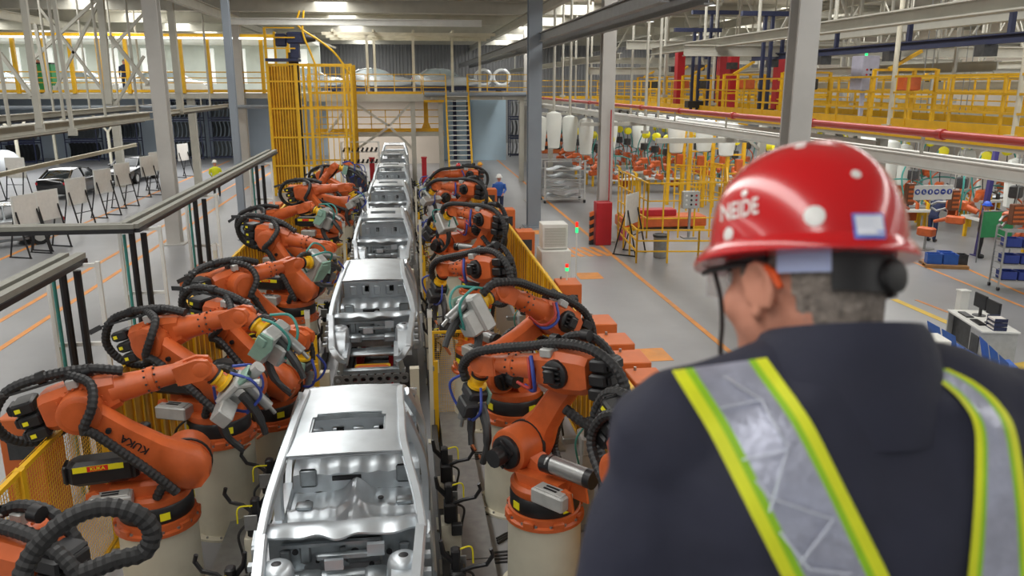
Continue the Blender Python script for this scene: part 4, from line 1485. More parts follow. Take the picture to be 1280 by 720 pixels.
def car(label, loc, rz, paint, group=None, wheels=True):
    t = thing('car', label, 'car', loc, rz, group)
    for n, (g, m) in CARM.items():
        k = (n, paint, wheels)
        if k not in CARC:
            CARC[k] = g.mesh(n, paint if m == 'P' else (m if wheels else 'pale_glass'), 35)
        o = link(n, CARC[k], t)
    for x in (-.78, .78) if wheels else ():
        for y in (-1.38, 1.32):
            wl = link('wheel', WHEEL['tyre'], t, (x, y, .32))
            link('rim', WHEEL['rim'], wl)
    for s in (-1, 1):
        link('head_lamp', LIGHTS['head_lamp'], t, (s*.58, -2.09, .64))
        link('tail_lamp', LIGHTS['tail_lamp'], t, (s*.58, 2.17, .80))
        G().box((s*.93, -.62, 1.0), (.16, .1, .12), ch=.03).build('mirror', paint, t)
    return t

p = on_z(75, 250)
car('black sedan parked on the left by the display boards, tail toward the camera', (p.x, p.y+2.0, 0), PI-.12, 'car_black')
p = on_z(140, 232)
car('black sedan parked behind the first black sedan, nose toward the camera', (p.x+.4, p.y+2.2, 0), -.08, 'car_black')
p = on_z(20, 318)
car('silver car at the left edge behind the display boards', (p.x-1.5, p.y+1.6, 0), -.9, 'car_silver')

# ================================================================ display boards on easels
def board_meshes():
    m = {}
    m['board'] = (G().box((0, 0, 1.5), (1.0, .04, 1.0)), 'white')
    m['sheet'] = (G().box((0, -.024, 1.5), (.88, .006, .88)), 'paper')
    for i, x in enumerate((-.42, .42)):
        m['front_leg', i] = (G().bar((x, -.03, 1.5), (x, -.36, .02), .04), 'black')
        m['rear_leg', i] = (G().bar((x, .03, 1.5), (x, .42, .02), .035), 'black')
        m['foot', i] = (G().bar((x, -.40, .02), (x, .46, .02), .04), 'black')
    m['cross_bar'] = (G().bar((-.42, -.22, .7), (.42, -.22, .7), .03), 'black')
    m['back_frame'] = (G().box((0, .03, 1.5), (.84, .02, .04)), 'black')
    return {k: g.mesh(k if isinstance(k, str) else k[0], mm, 0) for k, (g, mm) in m.items()}
BM = board_meshes()
bl = [(35, 322, 'nearest of the row'), (62, 313, 'second of the row'), (98, 289, 'before the first black sedan'), (131, 272, 'fourth of the row'), (155, 260, 'before the second black sedan'), (186, 246, 'beside the thick column'), (196, 238, 'just behind the thick column'), (230, 222, 'farthest along the aisle')]
for u, v, l in bl:
    p = on_z(u, v)
    t = thing('display_board', f'white display board on black easel, {l}', 'board', (p.x, p.y+.3, 0), 1.2, group='display boards along the left aisle')
    for n, me in BM.items():
        link(n if isinstance(n, str) else n[0], me, t)
p = on_z(25, 248)
t = thing('display_board', 'white display board turned to the camera at far left', 'board', (p.x, p.y, 0), -.2, group='display boards along the left aisle')
for n, me in BM.items():
    link(n if isinstance(n, str) else n[0], me, t)
p = on_z(4, 252)
t = thing('display_board', 'white display board cut by the left edge of the photo', 'board', (p.x-.5, p.y, 0), -.2, group='display boards along the left aisle')
for n, me in BM.items():
    link(n if isinstance(n, str) else n[0], me, t)

# ================================================================ racks of pressed parts
def rack_meshes(part_mat):
    m = []
    for x in (-1.1, 1.1):
        for y in (-.55, .55):
            m.append(('post', G().b2((x-.035, y-.035, 0), (x+.035, y+.035, 1.45)).mesh('post', 'navy', 0)))
    for z in (.12, 1.40):
        for y in (-.55, .55):
            m.append(('beam', G().b2((-1.06, y-.03, z-.04), (1.06, y+.03, z+.04)).mesh('beam', 'navy', 0)))
    for k in range(7):
        g = G()
        x = -.9+k*.3
        g.grid(lambda u, v: (x+.10*math.sin(PI*v)+.03*math.sin(6*u), -.48+.96*u, .2+1.1*v), 5, 5, 0)
        m.append(('pressed_panel', g.mesh('panel', part_mat)))
    return m
RKM = rack_meshes('dark_steel')
RKB = rack_meshes('steel')
def rack(loc, rz, label, ms=None):
    t = thing('parts_rack', label, 'rack', loc, rz, group='navy racks of pressed panels')
    for n, me in (ms or RKM):
        link(n, me, t)
cnt = 0
for u0, n, v0, tiers, reg in ((108, 2, 201, 2, 'below the left gallery'), (238, 2, 199, 3, 'between grey columns'), (612, 2, 196, 3, 'right of the yellow stairs'), (30, 1, 204, 2, 'at the far left')):
    for i in range(n):
        for k in range(tiers):
            p = on_z(u0, v0)
            rack((p.x+i*2.7, p.y+(i % 2)*.4, k*1.46), 0, f'navy rack of pressed panels {reg}, {("bottom", "middle", "top")[k]} tier, {ORD[i]} column', RKB if (i+k) % 2 else RKM)
p = on_z(66, 196)
for k in range(4):
    t = thing('orange_crate', f'orange and black stacking crate at far left, {("lowest", "second", "third", "topmost")[k]} of the stack', 'crate', (p.x, p.y, k*.62), group='orange crates at far left')
    G().b2((-1.1, -.5, .02), (1.1, .5, .34)).build('crate_body', 'orange_box', t, smooth=0)
    G().b2((-1.12, -.52, .34), (1.12, .52, .60)).build('crate_band', 'black', t, smooth=0)
p = on_z(632, 190)
for k in range(3):
    t = thing('orange_crate', f'orange and black stacking crate by the far parts racks, {("lowest", "middle", "topmost")[k]} of three', 'crate', (p.x+3.6, p.y-1.5, k*.62), group='orange crates by the far racks')
    G().b2((-.8, -.5, .02), (.8, .5, .34)).build('crate_body', 'orange_box', t, smooth=0)
    G().b2((-.82, -.52, .34), (.82, .52, .60)).build('crate_band', 'black', t, smooth=0)
# wrapped bales at the far left
p = on_z(8, 218)
for i, (dx, s) in enumerate(((0, 1.0), (-1.9, 1.2))):
    t = thing('wrapped_bale', ('film wrapped bale at the left edge', 'larger film wrapped bale beyond the left edge')[i], 'bale', (p.x+dx, p.y, 0), .3)
    G().ball((0, 0, .75*s), (.9*s, .8*s, .78*s), 14, 9).build('wrap', 'wrap', t)
    G().b2((-.7, -.6, 0), (.7, .6, .12)).build('pallet', 'wood', t, smooth=0)

# ================================================================ left gallery (upper floor behind glass light)
mat('panel_lit', '#f3f6f2', .6, 0, .05, 2, emit=.55)
mat('gallery_wall', '#cfd6cf', .7, 0, .1, .8)
GY = 46.
area('under_gallery_fill', (-17, GY+6, 4.6), 22, 8, 2200)  # added fill light that brightens the racks and wall under the gallery
struct(G().b2((-37.5, GY, 4.72), (-5.4, GY+20.2, 5.0)).build('gallery_floor', 'beam', smooth=0))
struct(G().b2((-37.5, GY+9.6, 5.0), (-5.4, GY+9.9, 8.2)).build('wall_gallery', 'gallery_wall', smooth=0))
for i in range(16):
    t_ = struct(G().b2((-36+i*1.95, GY+9.5, 5.5), (-36+i*1.95+.55, GY+9.59, 7.7)).build(f'window_{i+1}', 'panel_lit', smooth=0))
struct(G().b2((-37.5, GY+.2, 7.9), (-5.4, GY+10, 8.1)).build('gallery_roof', 'white', smooth=0))
for i, x in enumerate((-30, -20, -11)):
    area('gallery_light', (x, GY+4.5, 7.8), 8, 2.5, 420)
t = thing('gallery_frame', 'yellow gallery frame of posts and rails, upper floor at left', 'railing', (0, GY, 5.0))
pm = G().b2((-.09, -.09, 0), (.09, .09, 2.9)).mesh('post', 'yellow', 0)
for i in range(23):
    link('post', pm, t, (-36.5+i*1.38, 0, 0))
for z, h in ((.12, .14), (.55, .05), (.8, .05), (1.1, .06)):
    G().b2((-37.2, .1, z-h/2), (-5.6, .16, z+h/2)).build('rail', 'yellow', t, smooth=0)
G().b2((-37.2, -.05, 2.9), (-5.6, .2, 3.05)).build('head_beam', 'yellow', t, smooth=0)
t = thing('tube_light_row', 'long white tube light row along the gallery head beam', 'lamp', (0, GY-.25, 7.78))
for i in range(10):
    G().b2((-36.5+i*3.1, 0, 0), (-36.5+i*3.1+2.8, .12, .10)).build('tube', 'lamp_white', t, smooth=0)
for u, v, l in ((103, 0, 'first'), (212, 0, 'second'), (-12, 0, 'third')):
    p = on_y(u, 100, GY+4)
    car(f'white car on the left gallery, {("in the middle", "behind the thick grey column", "at the left edge")[("first", "second", "third").index(l)]}', (p.x, GY+4+.3*("first", "second", "third").index(l), 4.80), PI/2, 'car_white', 'white cars on the left gallery', False)
p = on_y(157, 100, GY+1.2)
person('worker in dark blue overalls standing on the left gallery', (p.x, p.y, 5.0), .4)
p = on_y(51, 100, GY+1.4)
person('worker in orange top at the far left of the gallery', (p.x, p.y, 5.0), 2.4, 'orange_box')
t = thing('green_bin', 'tall dark green bin beside the gallery worker at left', 'bin', (on_y(60, 100, GY+1).x, GY+1, 5.0))
G().b2((-.35, -.3, .08), (.35, .3, 1.5)).build('bin_body', 'green', t, smooth=0)
G().b2((-.38, -.33, 1.5), (.38, .33, 1.58)).build('lid', 'black', t, smooth=0)
for x in (-.28, .28):
    G().cyl((x, -.34, .08), (x, -.28, .08), .08).build('wheel', 'black', t)
# blue grey wall under the gallery and its pipe
mat('wall_blue', '#b3c0cc', .6, 0, .06, .6)
struct(G().b2((-37.5, GY+20, 0), (-5.4, GY+20.3, 4.72)).build('wall_left_back', 'wall_blue', smooth=0))
t = thing('wall_pipe', 'blue grey pipe running below the gallery edge', 'pipe', (0, GY-.4, 4.3))
G().tube([(-37, 0, 0), (-5.4, 0, 0)], .09, 10).build('pipe_run', 'column_blue', t)
for i in range(8):
    G().b2((-36+i*4.2, -.05, 0), (-36+i*4.2+.06, .05, .42)).build('hanger', 'beam', t, smooth=0)
for x in (-33, -27, -15.5, -11.5):
    o = struct(G().b2((x-.18, GY+.3, 0), (x+.18, GY+.66, 4.72)).build('gallery_column', 'beam', smooth=0))

# ------------------------------------------------ overhead conveyor beams left, hung on rods
def hung_beam(X, u0, v0, u1, v1, w_, h, m, label, rods=0, zoff=0., z=None, name='conveyor_beam', lip=True):
    a, b = on_x(u0, v0, X), on_x(u1, v1, X)
    zz = (a.z+b.z)/2 if z is None else z
    t = thing(name, label, 'beam', (X, 0, zz))
    G().ibeam((0, a.y, 0), (0, b.y, 0), w_, h, .03).build('beam', m, t, smooth=0)
    if lip:
        G().b2((-w_/2-.05, a.y, -h/2-.10), (-w_/2+.04, b.y, -h/2-.02)).build('running_rail', 'dark_steel', t, smooth=0)
    for i in range(rods):
        y = a.y+(b.y-a.y)*(i+.6)/rods
        G().tube([(0, y, h/2), (0, y, 9.6-zz)], .05, 8).build('hanger_rod', 'beam', t)
    return t
hung_beam(-10.5, -40, 168, 187, 146, .5, .32, 'beam', 'wide cream conveyor beam hung on rods, upper left', 4)
hung_beam(-9.4, 200, 150, 300, 124, .14, .16, 'beam', 'thin cream rail passing behind the thick left column', 3)
hung_beam(-14.0, -30, 153, 190, 131, .25, .2, 'beam', 'slim rail above the wide conveyor beam at left', 5)
hung_beam(-12.6, -10, 222, 170, 180, .12, .14, 'cream', 'sloping cream tube rail over the parked cars', 0, lip=False)
# rods and diagonal braces in front of the gallery
for i, (u0, v0, u1, v1, Y, r) in enumerate(((28, -10, 50, 160, 21, .07), (66, -10, 91, 165, 22, .045), (125, -5, 137, 130, 34, .12), (0, 66, 40, 120, 30, .07), (50, 10, 130, 115, 34, .06), (125, 0, 70, 110, 34, .06), (137, 45, 185, 105, 34, .08), (180, 70, 145, 130, 34, .06), (212, 0, 226, 140, 36, .25), (44, 30, 60, 118, 34, .06))):
    t = thing('hanger_strut', f'cream steel strut hanging before the left gallery, {ORD[i]} of ten', 'strut', on_y(u1, v1, Y), group='cream struts before the left gallery')
    d = on_y(u0, v0, Y)-on_y(u1, v1, Y)
    G().bar((0, 0, 0), d, r*2 if r < .2 else r, r*1.6 if r < .2 else r).build('strut', 'beam', t, smooth=0)
    G().box((0, 0, 0), (.22, .05, .18)).build('gusset', 'beam', t, smooth=0)
# forked cream supports that carry the low rail
for i, (u, v) in enumerate(((140, 207), (26, 215), (72, 206))):
    p = on_z(u, v)
    t = thing('forked_post', f'cream forked post under the rails at left, {ORD[i]} of three', 'post', (p.x, p.y, 0), group='forked cream posts')
    G().bar((0, 0, 0), (0, 0, 2.4), .16).build('post', 'cream', t, smooth=0)
    for s in (-1, 1):
        G().bar((0, 0, 2.3), (s*.9, 0, 3.5), .12).build('arm', 'cream', t, smooth=0)

person('worker in yellow vest and white hard hat walking the left aisle', (*on_z(272, 246).xy, 0), .3, 'hivis', 'black', 'helmet_white', 0, 'mid')

# ================================================================ centre back: yellow lift cage, mezzanine, stairs
CY = 41.5
a = on_y(332, 60, CY)
b = on_y(437, 60, CY)
cx, cw = (a.x+b.x)/2, (b.x-a.x)
t = thing('lift_cage', 'tall yellow lift cage of thin bars behind the left robots', 'cage', (cx, CY, 0))
top = 6.45
for x in (-cw/2, -cw/2+1.35, 0, cw/2-.35, cw/2):
    for y in (0, 3):
        G().b2((x-.06, y-.06, 0), (x+.06, y+.06, top if x > -cw/2+1 else 8.1)).build('post', 'yellow', t, smooth=0)
for z in (.2, 1.5, 2.9, 4.3, 5.6, 6.4):
    for y in (0, 3):
        G().b2((-cw/2, y-.03, z-.04), (cw/2, y+.03, z+.04)).build('rail', 'yellow', t, smooth=0)
bm = G().b2((-.018, -.018, .2), (.018, .018, 6.4)).mesh('bar', 'yellow', 0)
for k in range(30):
    if k > 12 and k % 2:
        continue
    link('bar', bm, t, (-cw/2+.07+k*(cw-.14)/29, 0, 0))
for k in range(14):
    link('bar', bm, t, (-cw/2, .2+k*.2, 0))
    link('bar', bm, t, (cw/2, .2+k*.2, 0))
pn = G().b2((-cw/2+.06, .03, .3), (-cw/2+1.3, .045, 6.3)).build('tinted_panel', 'amber', t, smooth=0)
for z in (7.15, 7.65, 8.1):
    G().b2((-cw/2, -.03, z-.03), (-cw/2+1.4, .03, z+.03)).build('top_rail', 'yellow', t, smooth=0)
G().b2((-cw/2-.05, -.1, 6.55), (-cw/2+1.5, 1.2, 6.68)).build('service_deck', 'navy', t, smooth=0)
g = G().tube(spline([(-cw/2+1.7, 0, 8.9), (-.4, 0, 8.2), (.6, 0, 7.5), (1.3, 0, 6.9), (cw/2, 0, 5.9)], 5), .05, 7)
g.build('bent_rail', 'yellow', t)
G().tube(spline([(-cw/2+1.9, 0, 8.9), (-.2, 0, 7.9), (.1, 0, 7.0), (.3, 0, 6.4)], 5), .05, 7).build('bent_rail', 'yellow', t)
t = thing('lift_motor', 'navy lift motor and gearbox on top of yellow cage', 'motor', (cx-.55, CY+.4, 6.7))
G().box((0, 0, .95), (.9, .7, .55), ch=.06).build('motor_case', 'navy', t, smooth=30)
G().box((-.75, 0, .85), (.5, .5, .6), ch=.04).build('gear_case', 'navy', t, smooth=30)
G().tube([(.45, 0, .95), (.9, 0, .95)], [.22, .16], 12).build('shaft_cover', 'dark_steel', t)
G().b2((-.3, -.3, 0), (.1, .3, .7)).build('stand', 'navy', t, smooth=0)
t = thing('lift_mast', 'dark brown lift mast with chain inside yellow cage', 'mast', (cx-.9, CY+1.2, 0))
G().ibeam((0, 0, 0), (0, 0, 7.0), .4, .3, .05, up=(0, 1, 0)).build('mast', 'dark_steel', t, smooth=0)
G().tube([(.25, -.1, 0), (.25, -.1, 7)], .03, 6).build('chain', 'black', t)

# mezzanine
MY_ = 46.
struct(G().b2((-5.3, MY_, 4.62), (7.0, MY_+13.5, 4.9)).build('mezzanine_floor', 'beam', smooth=0))
struct(G().b2((-5.3, MY_-.05, 4.55), (1.05, MY_, 4.95)).build('trim_1', 'beam', smooth=0))
struct(G().b2((1.1, MY_-.05, 4.5), (2.2, MY_, 4.62)).build('trim_2', 'yellow', smooth=0))
t = thing('blue_pipe_run', 'pale blue pipe along mezzanine edge right of the yellow guard', 'pipe', (0, MY_-.2, 4.93))
G().tube([(1.1, 0, 0), (6.8, 0, 0)], .12, 10).build('pipe_run', 'column_blue', t)
for x in (1.5, 3.5, 5.5):
    G().b2((x-.05, -.03, -.3), (x+.05, .15, -.1)).build('clip', 'beam', t, smooth=0)
def guard(name, label, pts, z, h=1.1, step=1.2, m='yellow', kick=True):
    """guard rail along a polyline"""
    t = thing(name, label, 'railing', (pts[0][0], pts[0][1], z))
    o0 = V((pts[0][0], pts[0][1], 0))
    pm = G().b2((-.025, -.025, 0), (.025, .025, h)).mesh('post', m, 0)
    for a, b in zip(pts, pts[1:]):
        a = V((a[0], a[1], 0))-o0
        b = V((b[0], b[1], 0))-o0
        n = max(1, round((b-a).length/step))
        for i in range(n+1):
            link('post', pm, t, tuple(a+(b-a)*i/n))
        for zz in (h, h*.68, h*.36):
            G().bar(a+V((0, 0, zz)), b+V((0, 0, zz)), .045).build('rail', m, t, smooth=0)
        if kick:
            G().bar(a+V((0, 0, .09)), b+V((0, 0, .09)), .02, .18).build('kick_board', m, t, smooth=0)
    return t
guard('guard_rail', 'yellow guard rail on the centre mezzanine before the white cars', [(-2.0, MY_+.1), (.95, MY_+.1)], 4.9)
guard('guard_rail', 'yellow guard rail on the mezzanine left part beside the lift cage', [(-5.2, MY_+.1), (-2.1, MY_+.1)], 4.9)
guard('guard_rail', 'yellow guard rail right of the stair head on the mezzanine', [(1.05, MY_+.1), (2.3, MY_+.1)], 4.9)
guard('guard_rail', 'yellow guard rail right end of the centre mezzanine', [(3.5, MY_+.1), (6.9, MY_+.1)], 4.9)
t = thing('conveyor_table', 'navy conveyor table carrying the white cars on the mezzanine', 'conveyor', (0, MY_+10, 4.9))
G().b2((-5, -1.0, .18), (6.8, 1.0, .42)).build('table', 'navy', t, smooth=0)
for x in (-4.6, -2, .6, 3.2, 6.4):
    G().b2((x-.1, -.8, 0), (x+.1, .8, .18)).build('foot', 'navy', t, smooth=0)
for u, l in ((473, 'behind the left yellow guard'), (556, 'above the stair head'), (388, 'beside the yellow lift cage')):
    p = on_y(u, 92, MY_+10)
    car(f'silver white car body on the centre mezzanine, {l}', (p.x, MY_+10, 5.08), PI/2, 'car_silver', 'white cars on the centre mezzanine', False)
for i, u in enumerate((604, 627)):
    p = on_y(u, 92, MY_+10)
    t = thing('door_panel_rack', f'white ring framed door rack on the mezzanine, {ORD[i]} from the left', 'rack', (p.x, MY_+10, 5.32))
    G().tube([(.55*math.cos(k*PI/10), 0, .62+.5*math.sin(k*PI/10)) for k in range(21)], .10, 8).build('ring', 'car_white', t)
    G().b2((-.5, -.2, 0), (.5, .2, .12)).build('base', 'alu', t, smooth=0)
# columns and braces under the deck
for x in (-5.1, -2.9, .45, 2.0, 6.6):
    o = struct(G().b2((x-.13, MY_+.1, 0), (x+.13, MY_+.4, 4.62)).build('mezzanine_column', 'beam', smooth=0))
for a, b in (((-2.8, 4.5), (-.9, 3.2)), ((-.9, 3.2), (.4, 4.5)), ((-2.8, 1.9), (-1.0, 3.1)), ((-.8, 3.1), (.4, 1.9)), ((-5.1, 1.9), (-3, 4.4))):
    struct(G().bar((a[0], MY_+.2, a[1]), (b[0], MY_+.2, b[1]), .13).build('deck_brace', 'beam', smooth=0))
struct(G().b2((-5.2, MY_+.3, 2.62), (2.2, MY_+.7, 2.85)).build('lower_beam', 'beam', smooth=0))
guard('guard_rail', 'yellow rail on the lower gangway under the mezzanine', [(-5.1, MY_+.9), (2.1, MY_+.9)], 2.86, 1.2, .8)
struct(G().b2((-5.2, MY_+.7, 2.7), (2.2, MY_+2, 2.86)).build('gangway_floor', 'yellow', smooth=0))
t = thing('yellow_stand', 'stout yellow machine stand on the lower gangway', 'stand', (1.2, MY_+1.4, 2.86))
G().loft([[(-.35, -.2, 0), (.35, -.2, 0), (.35, .2, 0), (-.35, .2, 0)], [(-.12, -.1, .5), (.12, -.1, .5), (.12, .1, .5), (-.12, .1, .5)], [(-.12, -.1, 1.75), (.12, -.1, 1.75), (.12, .1, 1.75), (-.12, .1, 1.75)]]).build('stand', 'yellow', t, smooth=0)
G().b2((-.16, -.14, 1.75), (.16, .14, 1.85)).build('cap', 'black', t, smooth=0)
# partition walls at the end of the line
struct(G().b2((-5.4, 58, 0), (2.4, 58.3, 4.6)).build('wall_line_end', 'wall_warm', smooth=0))
mat('wall_pale_blue', '#b9d2e2', .6, 0, .05, .6)
struct(G().b2((2.4, 60, 0), (7.4, 60.3, 4.6)).build('wall_blue_end', 'wall_pale_blue', smooth=0))
area('under_deck_light', (-1.5, 53, 4.4), 6, 6, 500, (1, .95, .9))
for x in (3.6, 4.6):
    struct(G().b2((x-.12, 59.7, 0), (x+.12, 59.95, 4.6)).build('wall_post', 'navy', smooth=0))
# stairs
t = thing('yellow_stair', 'straight steel stair with yellow stringers to the mezzanine', 'stairs', (2.9, 43.0, 0))
n = 19
run, rise = 2.85, 4.9
for s in (-.62, .62):
    G().bar((s, 0, .05), (s, run, rise), .06, .28).build('stringer', 'yellow', t, smooth=0)
    G().bar((s, 0, 1.0), (s, run, rise+1.0), .05).build('hand_rail', 'yellow', t, smooth=0)
    for k in range(5):
        y = run*k/4.
        z = rise*k/4.
        G().b2((s-.02, y-.02, z+.1), (s+.02, y+.02, z+1.0)).build('baluster', 'yellow', t, smooth=0)
tr = G().b2((-.58, -.13, -.02), (.58, .13, .02)).mesh('tread', 'white', 0)
for k in range(n):
    link('tread', tr, t, (0, run*(k+.5)/n, rise*(k+.7)/n))
person('worker in blue jacket and white hard hat by the right fence', (*on_z(624, 272).xy, 0), PI-.2, 'blue', 'workwear', 'helmet_white', 0, 'mid')
person('worker in orange vest and yellow helmet near the stair foot', (*on_z(601, 250).xy, 0), 1.3, 'orange_box', 'workwear', 'helmet_yellow', 0, 'down')
person('worker in red helmet half hidden behind the far right robot', (*on_z(574, 252).xy, 0), .4, 'workwear', 'workwear', 'helmet_red', 0, 'down')
t = thing('line_cabinet', 'dark navy machine cabinet left of the fifth car', 'cabinet', (-2.05, 34.0, 0))
G().box((0, 0, .95), (.75, .8, 1.9), ch=.02).build('cabinet_body', 'navy', t, smooth=0)
G().box((0, -.41, 1.0), (.6, .02, 1.5), ch=.005).build('door', 'navy', t, smooth=0)
t = thing('hook_rail', 'white rail with a row of black hooks behind the fifth car', 'rack', (-2.3, 42.5, 0))
for x in (-1.0, .9):
    G().b2((x-.05, -.05, 0), (x+.05, .05, 2.6)).build('post', 'white', t, smooth=0)
for z in (1.5, 2.05, 2.55):
    G().b2((-1.0, -.04, z), (.9, .04, z+.06)).build('rail', 'white', t, smooth=0)
for k in range(8):
    for z in (1.5, 2.1):
        G().tube(spline([(-.9+k*.23, -.06, z+.04), (-.86+k*.23, -.25, z+.06), (-.8+k*.23, -.3, z+.22)], 3), .05, 6).build('hook', 'black', t)
for u, l in ((471, 'left'), (528, 'right')):
    p = on_z(u, 220)
    t = thing('red_post', f'short red post on the {l} of the sixth car', 'post', (p.x, 44, 0))
    G().b2((-.13, -.13, 0), (.13, .13, 1.6)).build('post', 'red', t, smooth=0)
    G().b2((-.16, -.16, 1.6), (.16, .16, 1.66)).build('cap', 'red', t, smooth=0)
for i, (u, v0, v1, Y) in enumerate(((518, 38, 119, 46.6), (461, 38, 119, 46.6), (470, 38, 118, 49.3), (566, 38, 118, 49.3), (600, 38, 118, 49.3))):
    a, b = on_y(u, v1, Y), on_y(u, v0, Y)
    t = thing('hoist_post', f'slender cream post of the mezzanine hoist frame, {ORD[i]} of five', 'post', (a.x, Y, 4.9), group='hoist frame posts')
    G().b2((-.07, -.07, 0), (.07, .07, 8.1-4.9)).build('post', 'cream', t, smooth=0)
    G().b2((-.13, -.13, 8.1-4.9), (.13, .13, 8.1-4.9+.05)).build('head_plate', 'cream', t, smooth=0)
t = thing('hoist_gantry', 'cream hoist frame rails above the mezzanine cars', 'frame', (-1, MY_+1, 8.2))
for y in (0, 2.6, 5.2):
    G().b2((-3.4, y-.06, -.1), (6.2, y+.06, .06)).build('cross_rail', 'cream', t, smooth=0)
for x in (-2.8, -.6, 1.6, 3.8):
    G().b2((x-.06, -.3, .06), (x+.06, 7, .2)).build('long_rail', 'cream', t, smooth=0)

# ================================================================ right hand hall: overhead rails and mezzanine
# red pipe with the pale double rail under it
a, b = on_x(1300, 194, 8), on_x(650, 117.5, 8)
RZ_ = (a.z+b.z)/2
t = thing('red_pipe', 'long red sprinkler pipe running over the pale rails at right', 'pipe', (8, 0, RZ_))
G().tube([(0, a.y, 0), (0, b.y, 0)], .062, 10).build('pipe_run', 'pipe_red', t)
for i in range(12):
    y = a.y+(b.y-a.y)*(i+.5)/12
    G().tube([(0, y-.06, 0), (0, y+.06, 0)], .085, 10).build('coupling', 'pipe_red', t)
    G().b2((-.02, y+.4, -.32), (.02, y+.44, -.05)).build('pipe_stand', 'beam', t, smooth=0)
t = thing('pale_rail', 'pale double conveyor rail carrying the red pipe at right', 'beam', (8, 0, RZ_-.42))
for x in (-.14, .22):
    G().ibeam((x, a.y-.5, 0), (x, b.y, 0), .16, .2, .02).build('rail', 'white', t, smooth=0)
for i in range(26):
    y = a.y+(b.y-a.y)*(i+.5)/26
    G().b2((-.06, y-.04, -.04), (.14, y+.04, .04)).build('spacer', 'beam', t, smooth=0)
for y in (19, 27.6, 38):
    G().b2((-2.0, y-.08, -.22), (.3, y+.08, -.1)).build('cantilever', 'beam', t, smooth=0)

# right mezzanine walkway
area('under_walkway_fill', (17, 29, 4.15), 4, 16, 700)  # two added fill lights that brighten the hall below the walkways
area('under_walkway_fill', (12.6, 36, 4.15), 2.5, 14, 350)
WX, WZ = 11.0, 4.5
struct(G().b2((WX, 12, WZ-.3), (WX+3.2, 47, WZ)).build('walkway_floor', 'beam', smooth=0))
guard('guard_rail', 'long yellow guard rail on the right walkway, side facing the line', [(WX+.05, 12.5), (WX+.05, 46.5)], WZ, 1.1, 1.5)
guard('guard_rail', 'yellow guard rail on the far side of the right walkway', [(WX+3.1, 12.5), (WX+3.1, 46.5)], WZ, 1.1, 1.5)
struct(G().b2((WX-.02, 12.4, WZ-.22), (WX, 46.6, WZ+.02)).build('trim_3', 'yellow', smooth=0))
for y in (14, 22, 30, 38, 46):
    struct(G().b2((WX+2.6, y-.12, 0), (WX+2.85, y+.12, WZ-.3)).build('walkway_column', 'beam', smooth=0))
    struct(G().bar((WX+2.6, y, 3.0), (WX+1.2, y, WZ-.32), .1).build('walkway_brace', 'beam', smooth=0))
guard('guard_rail', 'yellow guard rail deeper in the right hall behind the walkway', [(19.5, 18), (19.5, 44)], WZ, 1.1, 1.6)
struct(G().b2((19.4, 17.5, WZ-.3), (22.5, 46, WZ)).build('walkway_floor', 'beam', smooth=0))
guard('guard_rail', 'yellow guard rail across the far end of the right hall', [(8.2, 50), (30, 50)], 4.6, 1.1, 1.6)
struct(G().b2((8, 49.8, 4.3), (36, 58, 4.6)).build('walkway_floor', 'beam', smooth=0))
for x in (9, 15, 21, 27, 33):
    struct(G().b2((x-.14, 50, 0), (x+.14, 50.3, 4.3)).build('walkway_column', 'beam', smooth=0))

# overhead conveyor rails over the right hall
hung_beam(10.2, 1330, -2, 815, 63, .30, .28, 'beam', 'broad cream conveyor beam crossing the top right corner', 5, name='conveyor_beam', lip=False)
hung_beam(13.5, 1300, 22, 1010, 42, .35, .3, 'beam', 'second cream conveyor beam behind the broad one at top right', 3, lip=False)
t = hung_beam(12.2, 1310, 47, 940, 71, .16, .2, 'navy', 'dark navy monorail under the cream conveyor beams at right', 0, name='monorail', lip=False)
z = t.location.z
for i in range(7):
    y = 15.5+i*3.4
    G().b2((-.05, y-.05, .1), (.05, y+.05, .62)).build('hanger', 'navy', t, smooth=0)
    G().b2((-.4, y-.05, .56), (.4, y+.05, .66)).build('cross_arm', 'navy', t, smooth=0)
    G().b2((-.16, y+.5, -.34), (.16, y+.8, -.1)).build('trolley', 'dark_steel', t, smooth=0)
RAILN = ['over the walkway middle', 'over the third gun row', 'over the fifth gun row', 'over the sixth gun row', 'second from the right wall', 'beside the right wall rail', 'nearest the aisle', 'closest to the right wall']
for i, (X, z, y0, y1) in enumerate(((15.5, 5.9, 20, 50), (17.5, 6.8, 22, 60), (20.5, 5.4, 24, 55), (23.5, 6.2, 24, 60), (26.5, 7.2, 26, 62), (29.5, 5.8, 26, 62), (9.0, 6.6, 34, 70), (33, 6.6, 28, 66))):
    t = thing('ceiling_rail', f'cream overhead rail hung on thin rods, {RAILN[i]}', 'beam', (X, 0, z), group='cream rails over the right hall')
    G().ibeam((0, y0, 0), (0, y1, 0), .22, .28, .03).build('rail', 'beam', t, smooth=0)
    for k in range(6):
        y = y0+(y1-y0)*(k+.5)/6
        G().tube([(0, y, .14), (0, y, 9.6-z)], .035, 6).build('hanger_rod', 'beam', t)
for i, (y, z) in enumerate(((26, 6.5), (33, 7.0), (40, 6.1), (47, 6.8))):
    t = thing('cross_rail', f'cream cross beam spanning the right hall, {ORD[i]} from the camera', 'beam', (0, y, z))
    G().ibeam((9, 0, 0), (34, 0, 0), .25, .35, .03).build('beam', 'beam', t, smooth=0)
    for k in range(4):
        G().bar((12+k*6, 0, .17), (13.5+k*6, 0, 9.6-z), .07).build('brace', 'beam', t, smooth=0)
        G().bar((15+k*6, 0, .17), (13.5+k*6, 0, 9.6-z), .07).build('brace', 'beam', t, smooth=0)
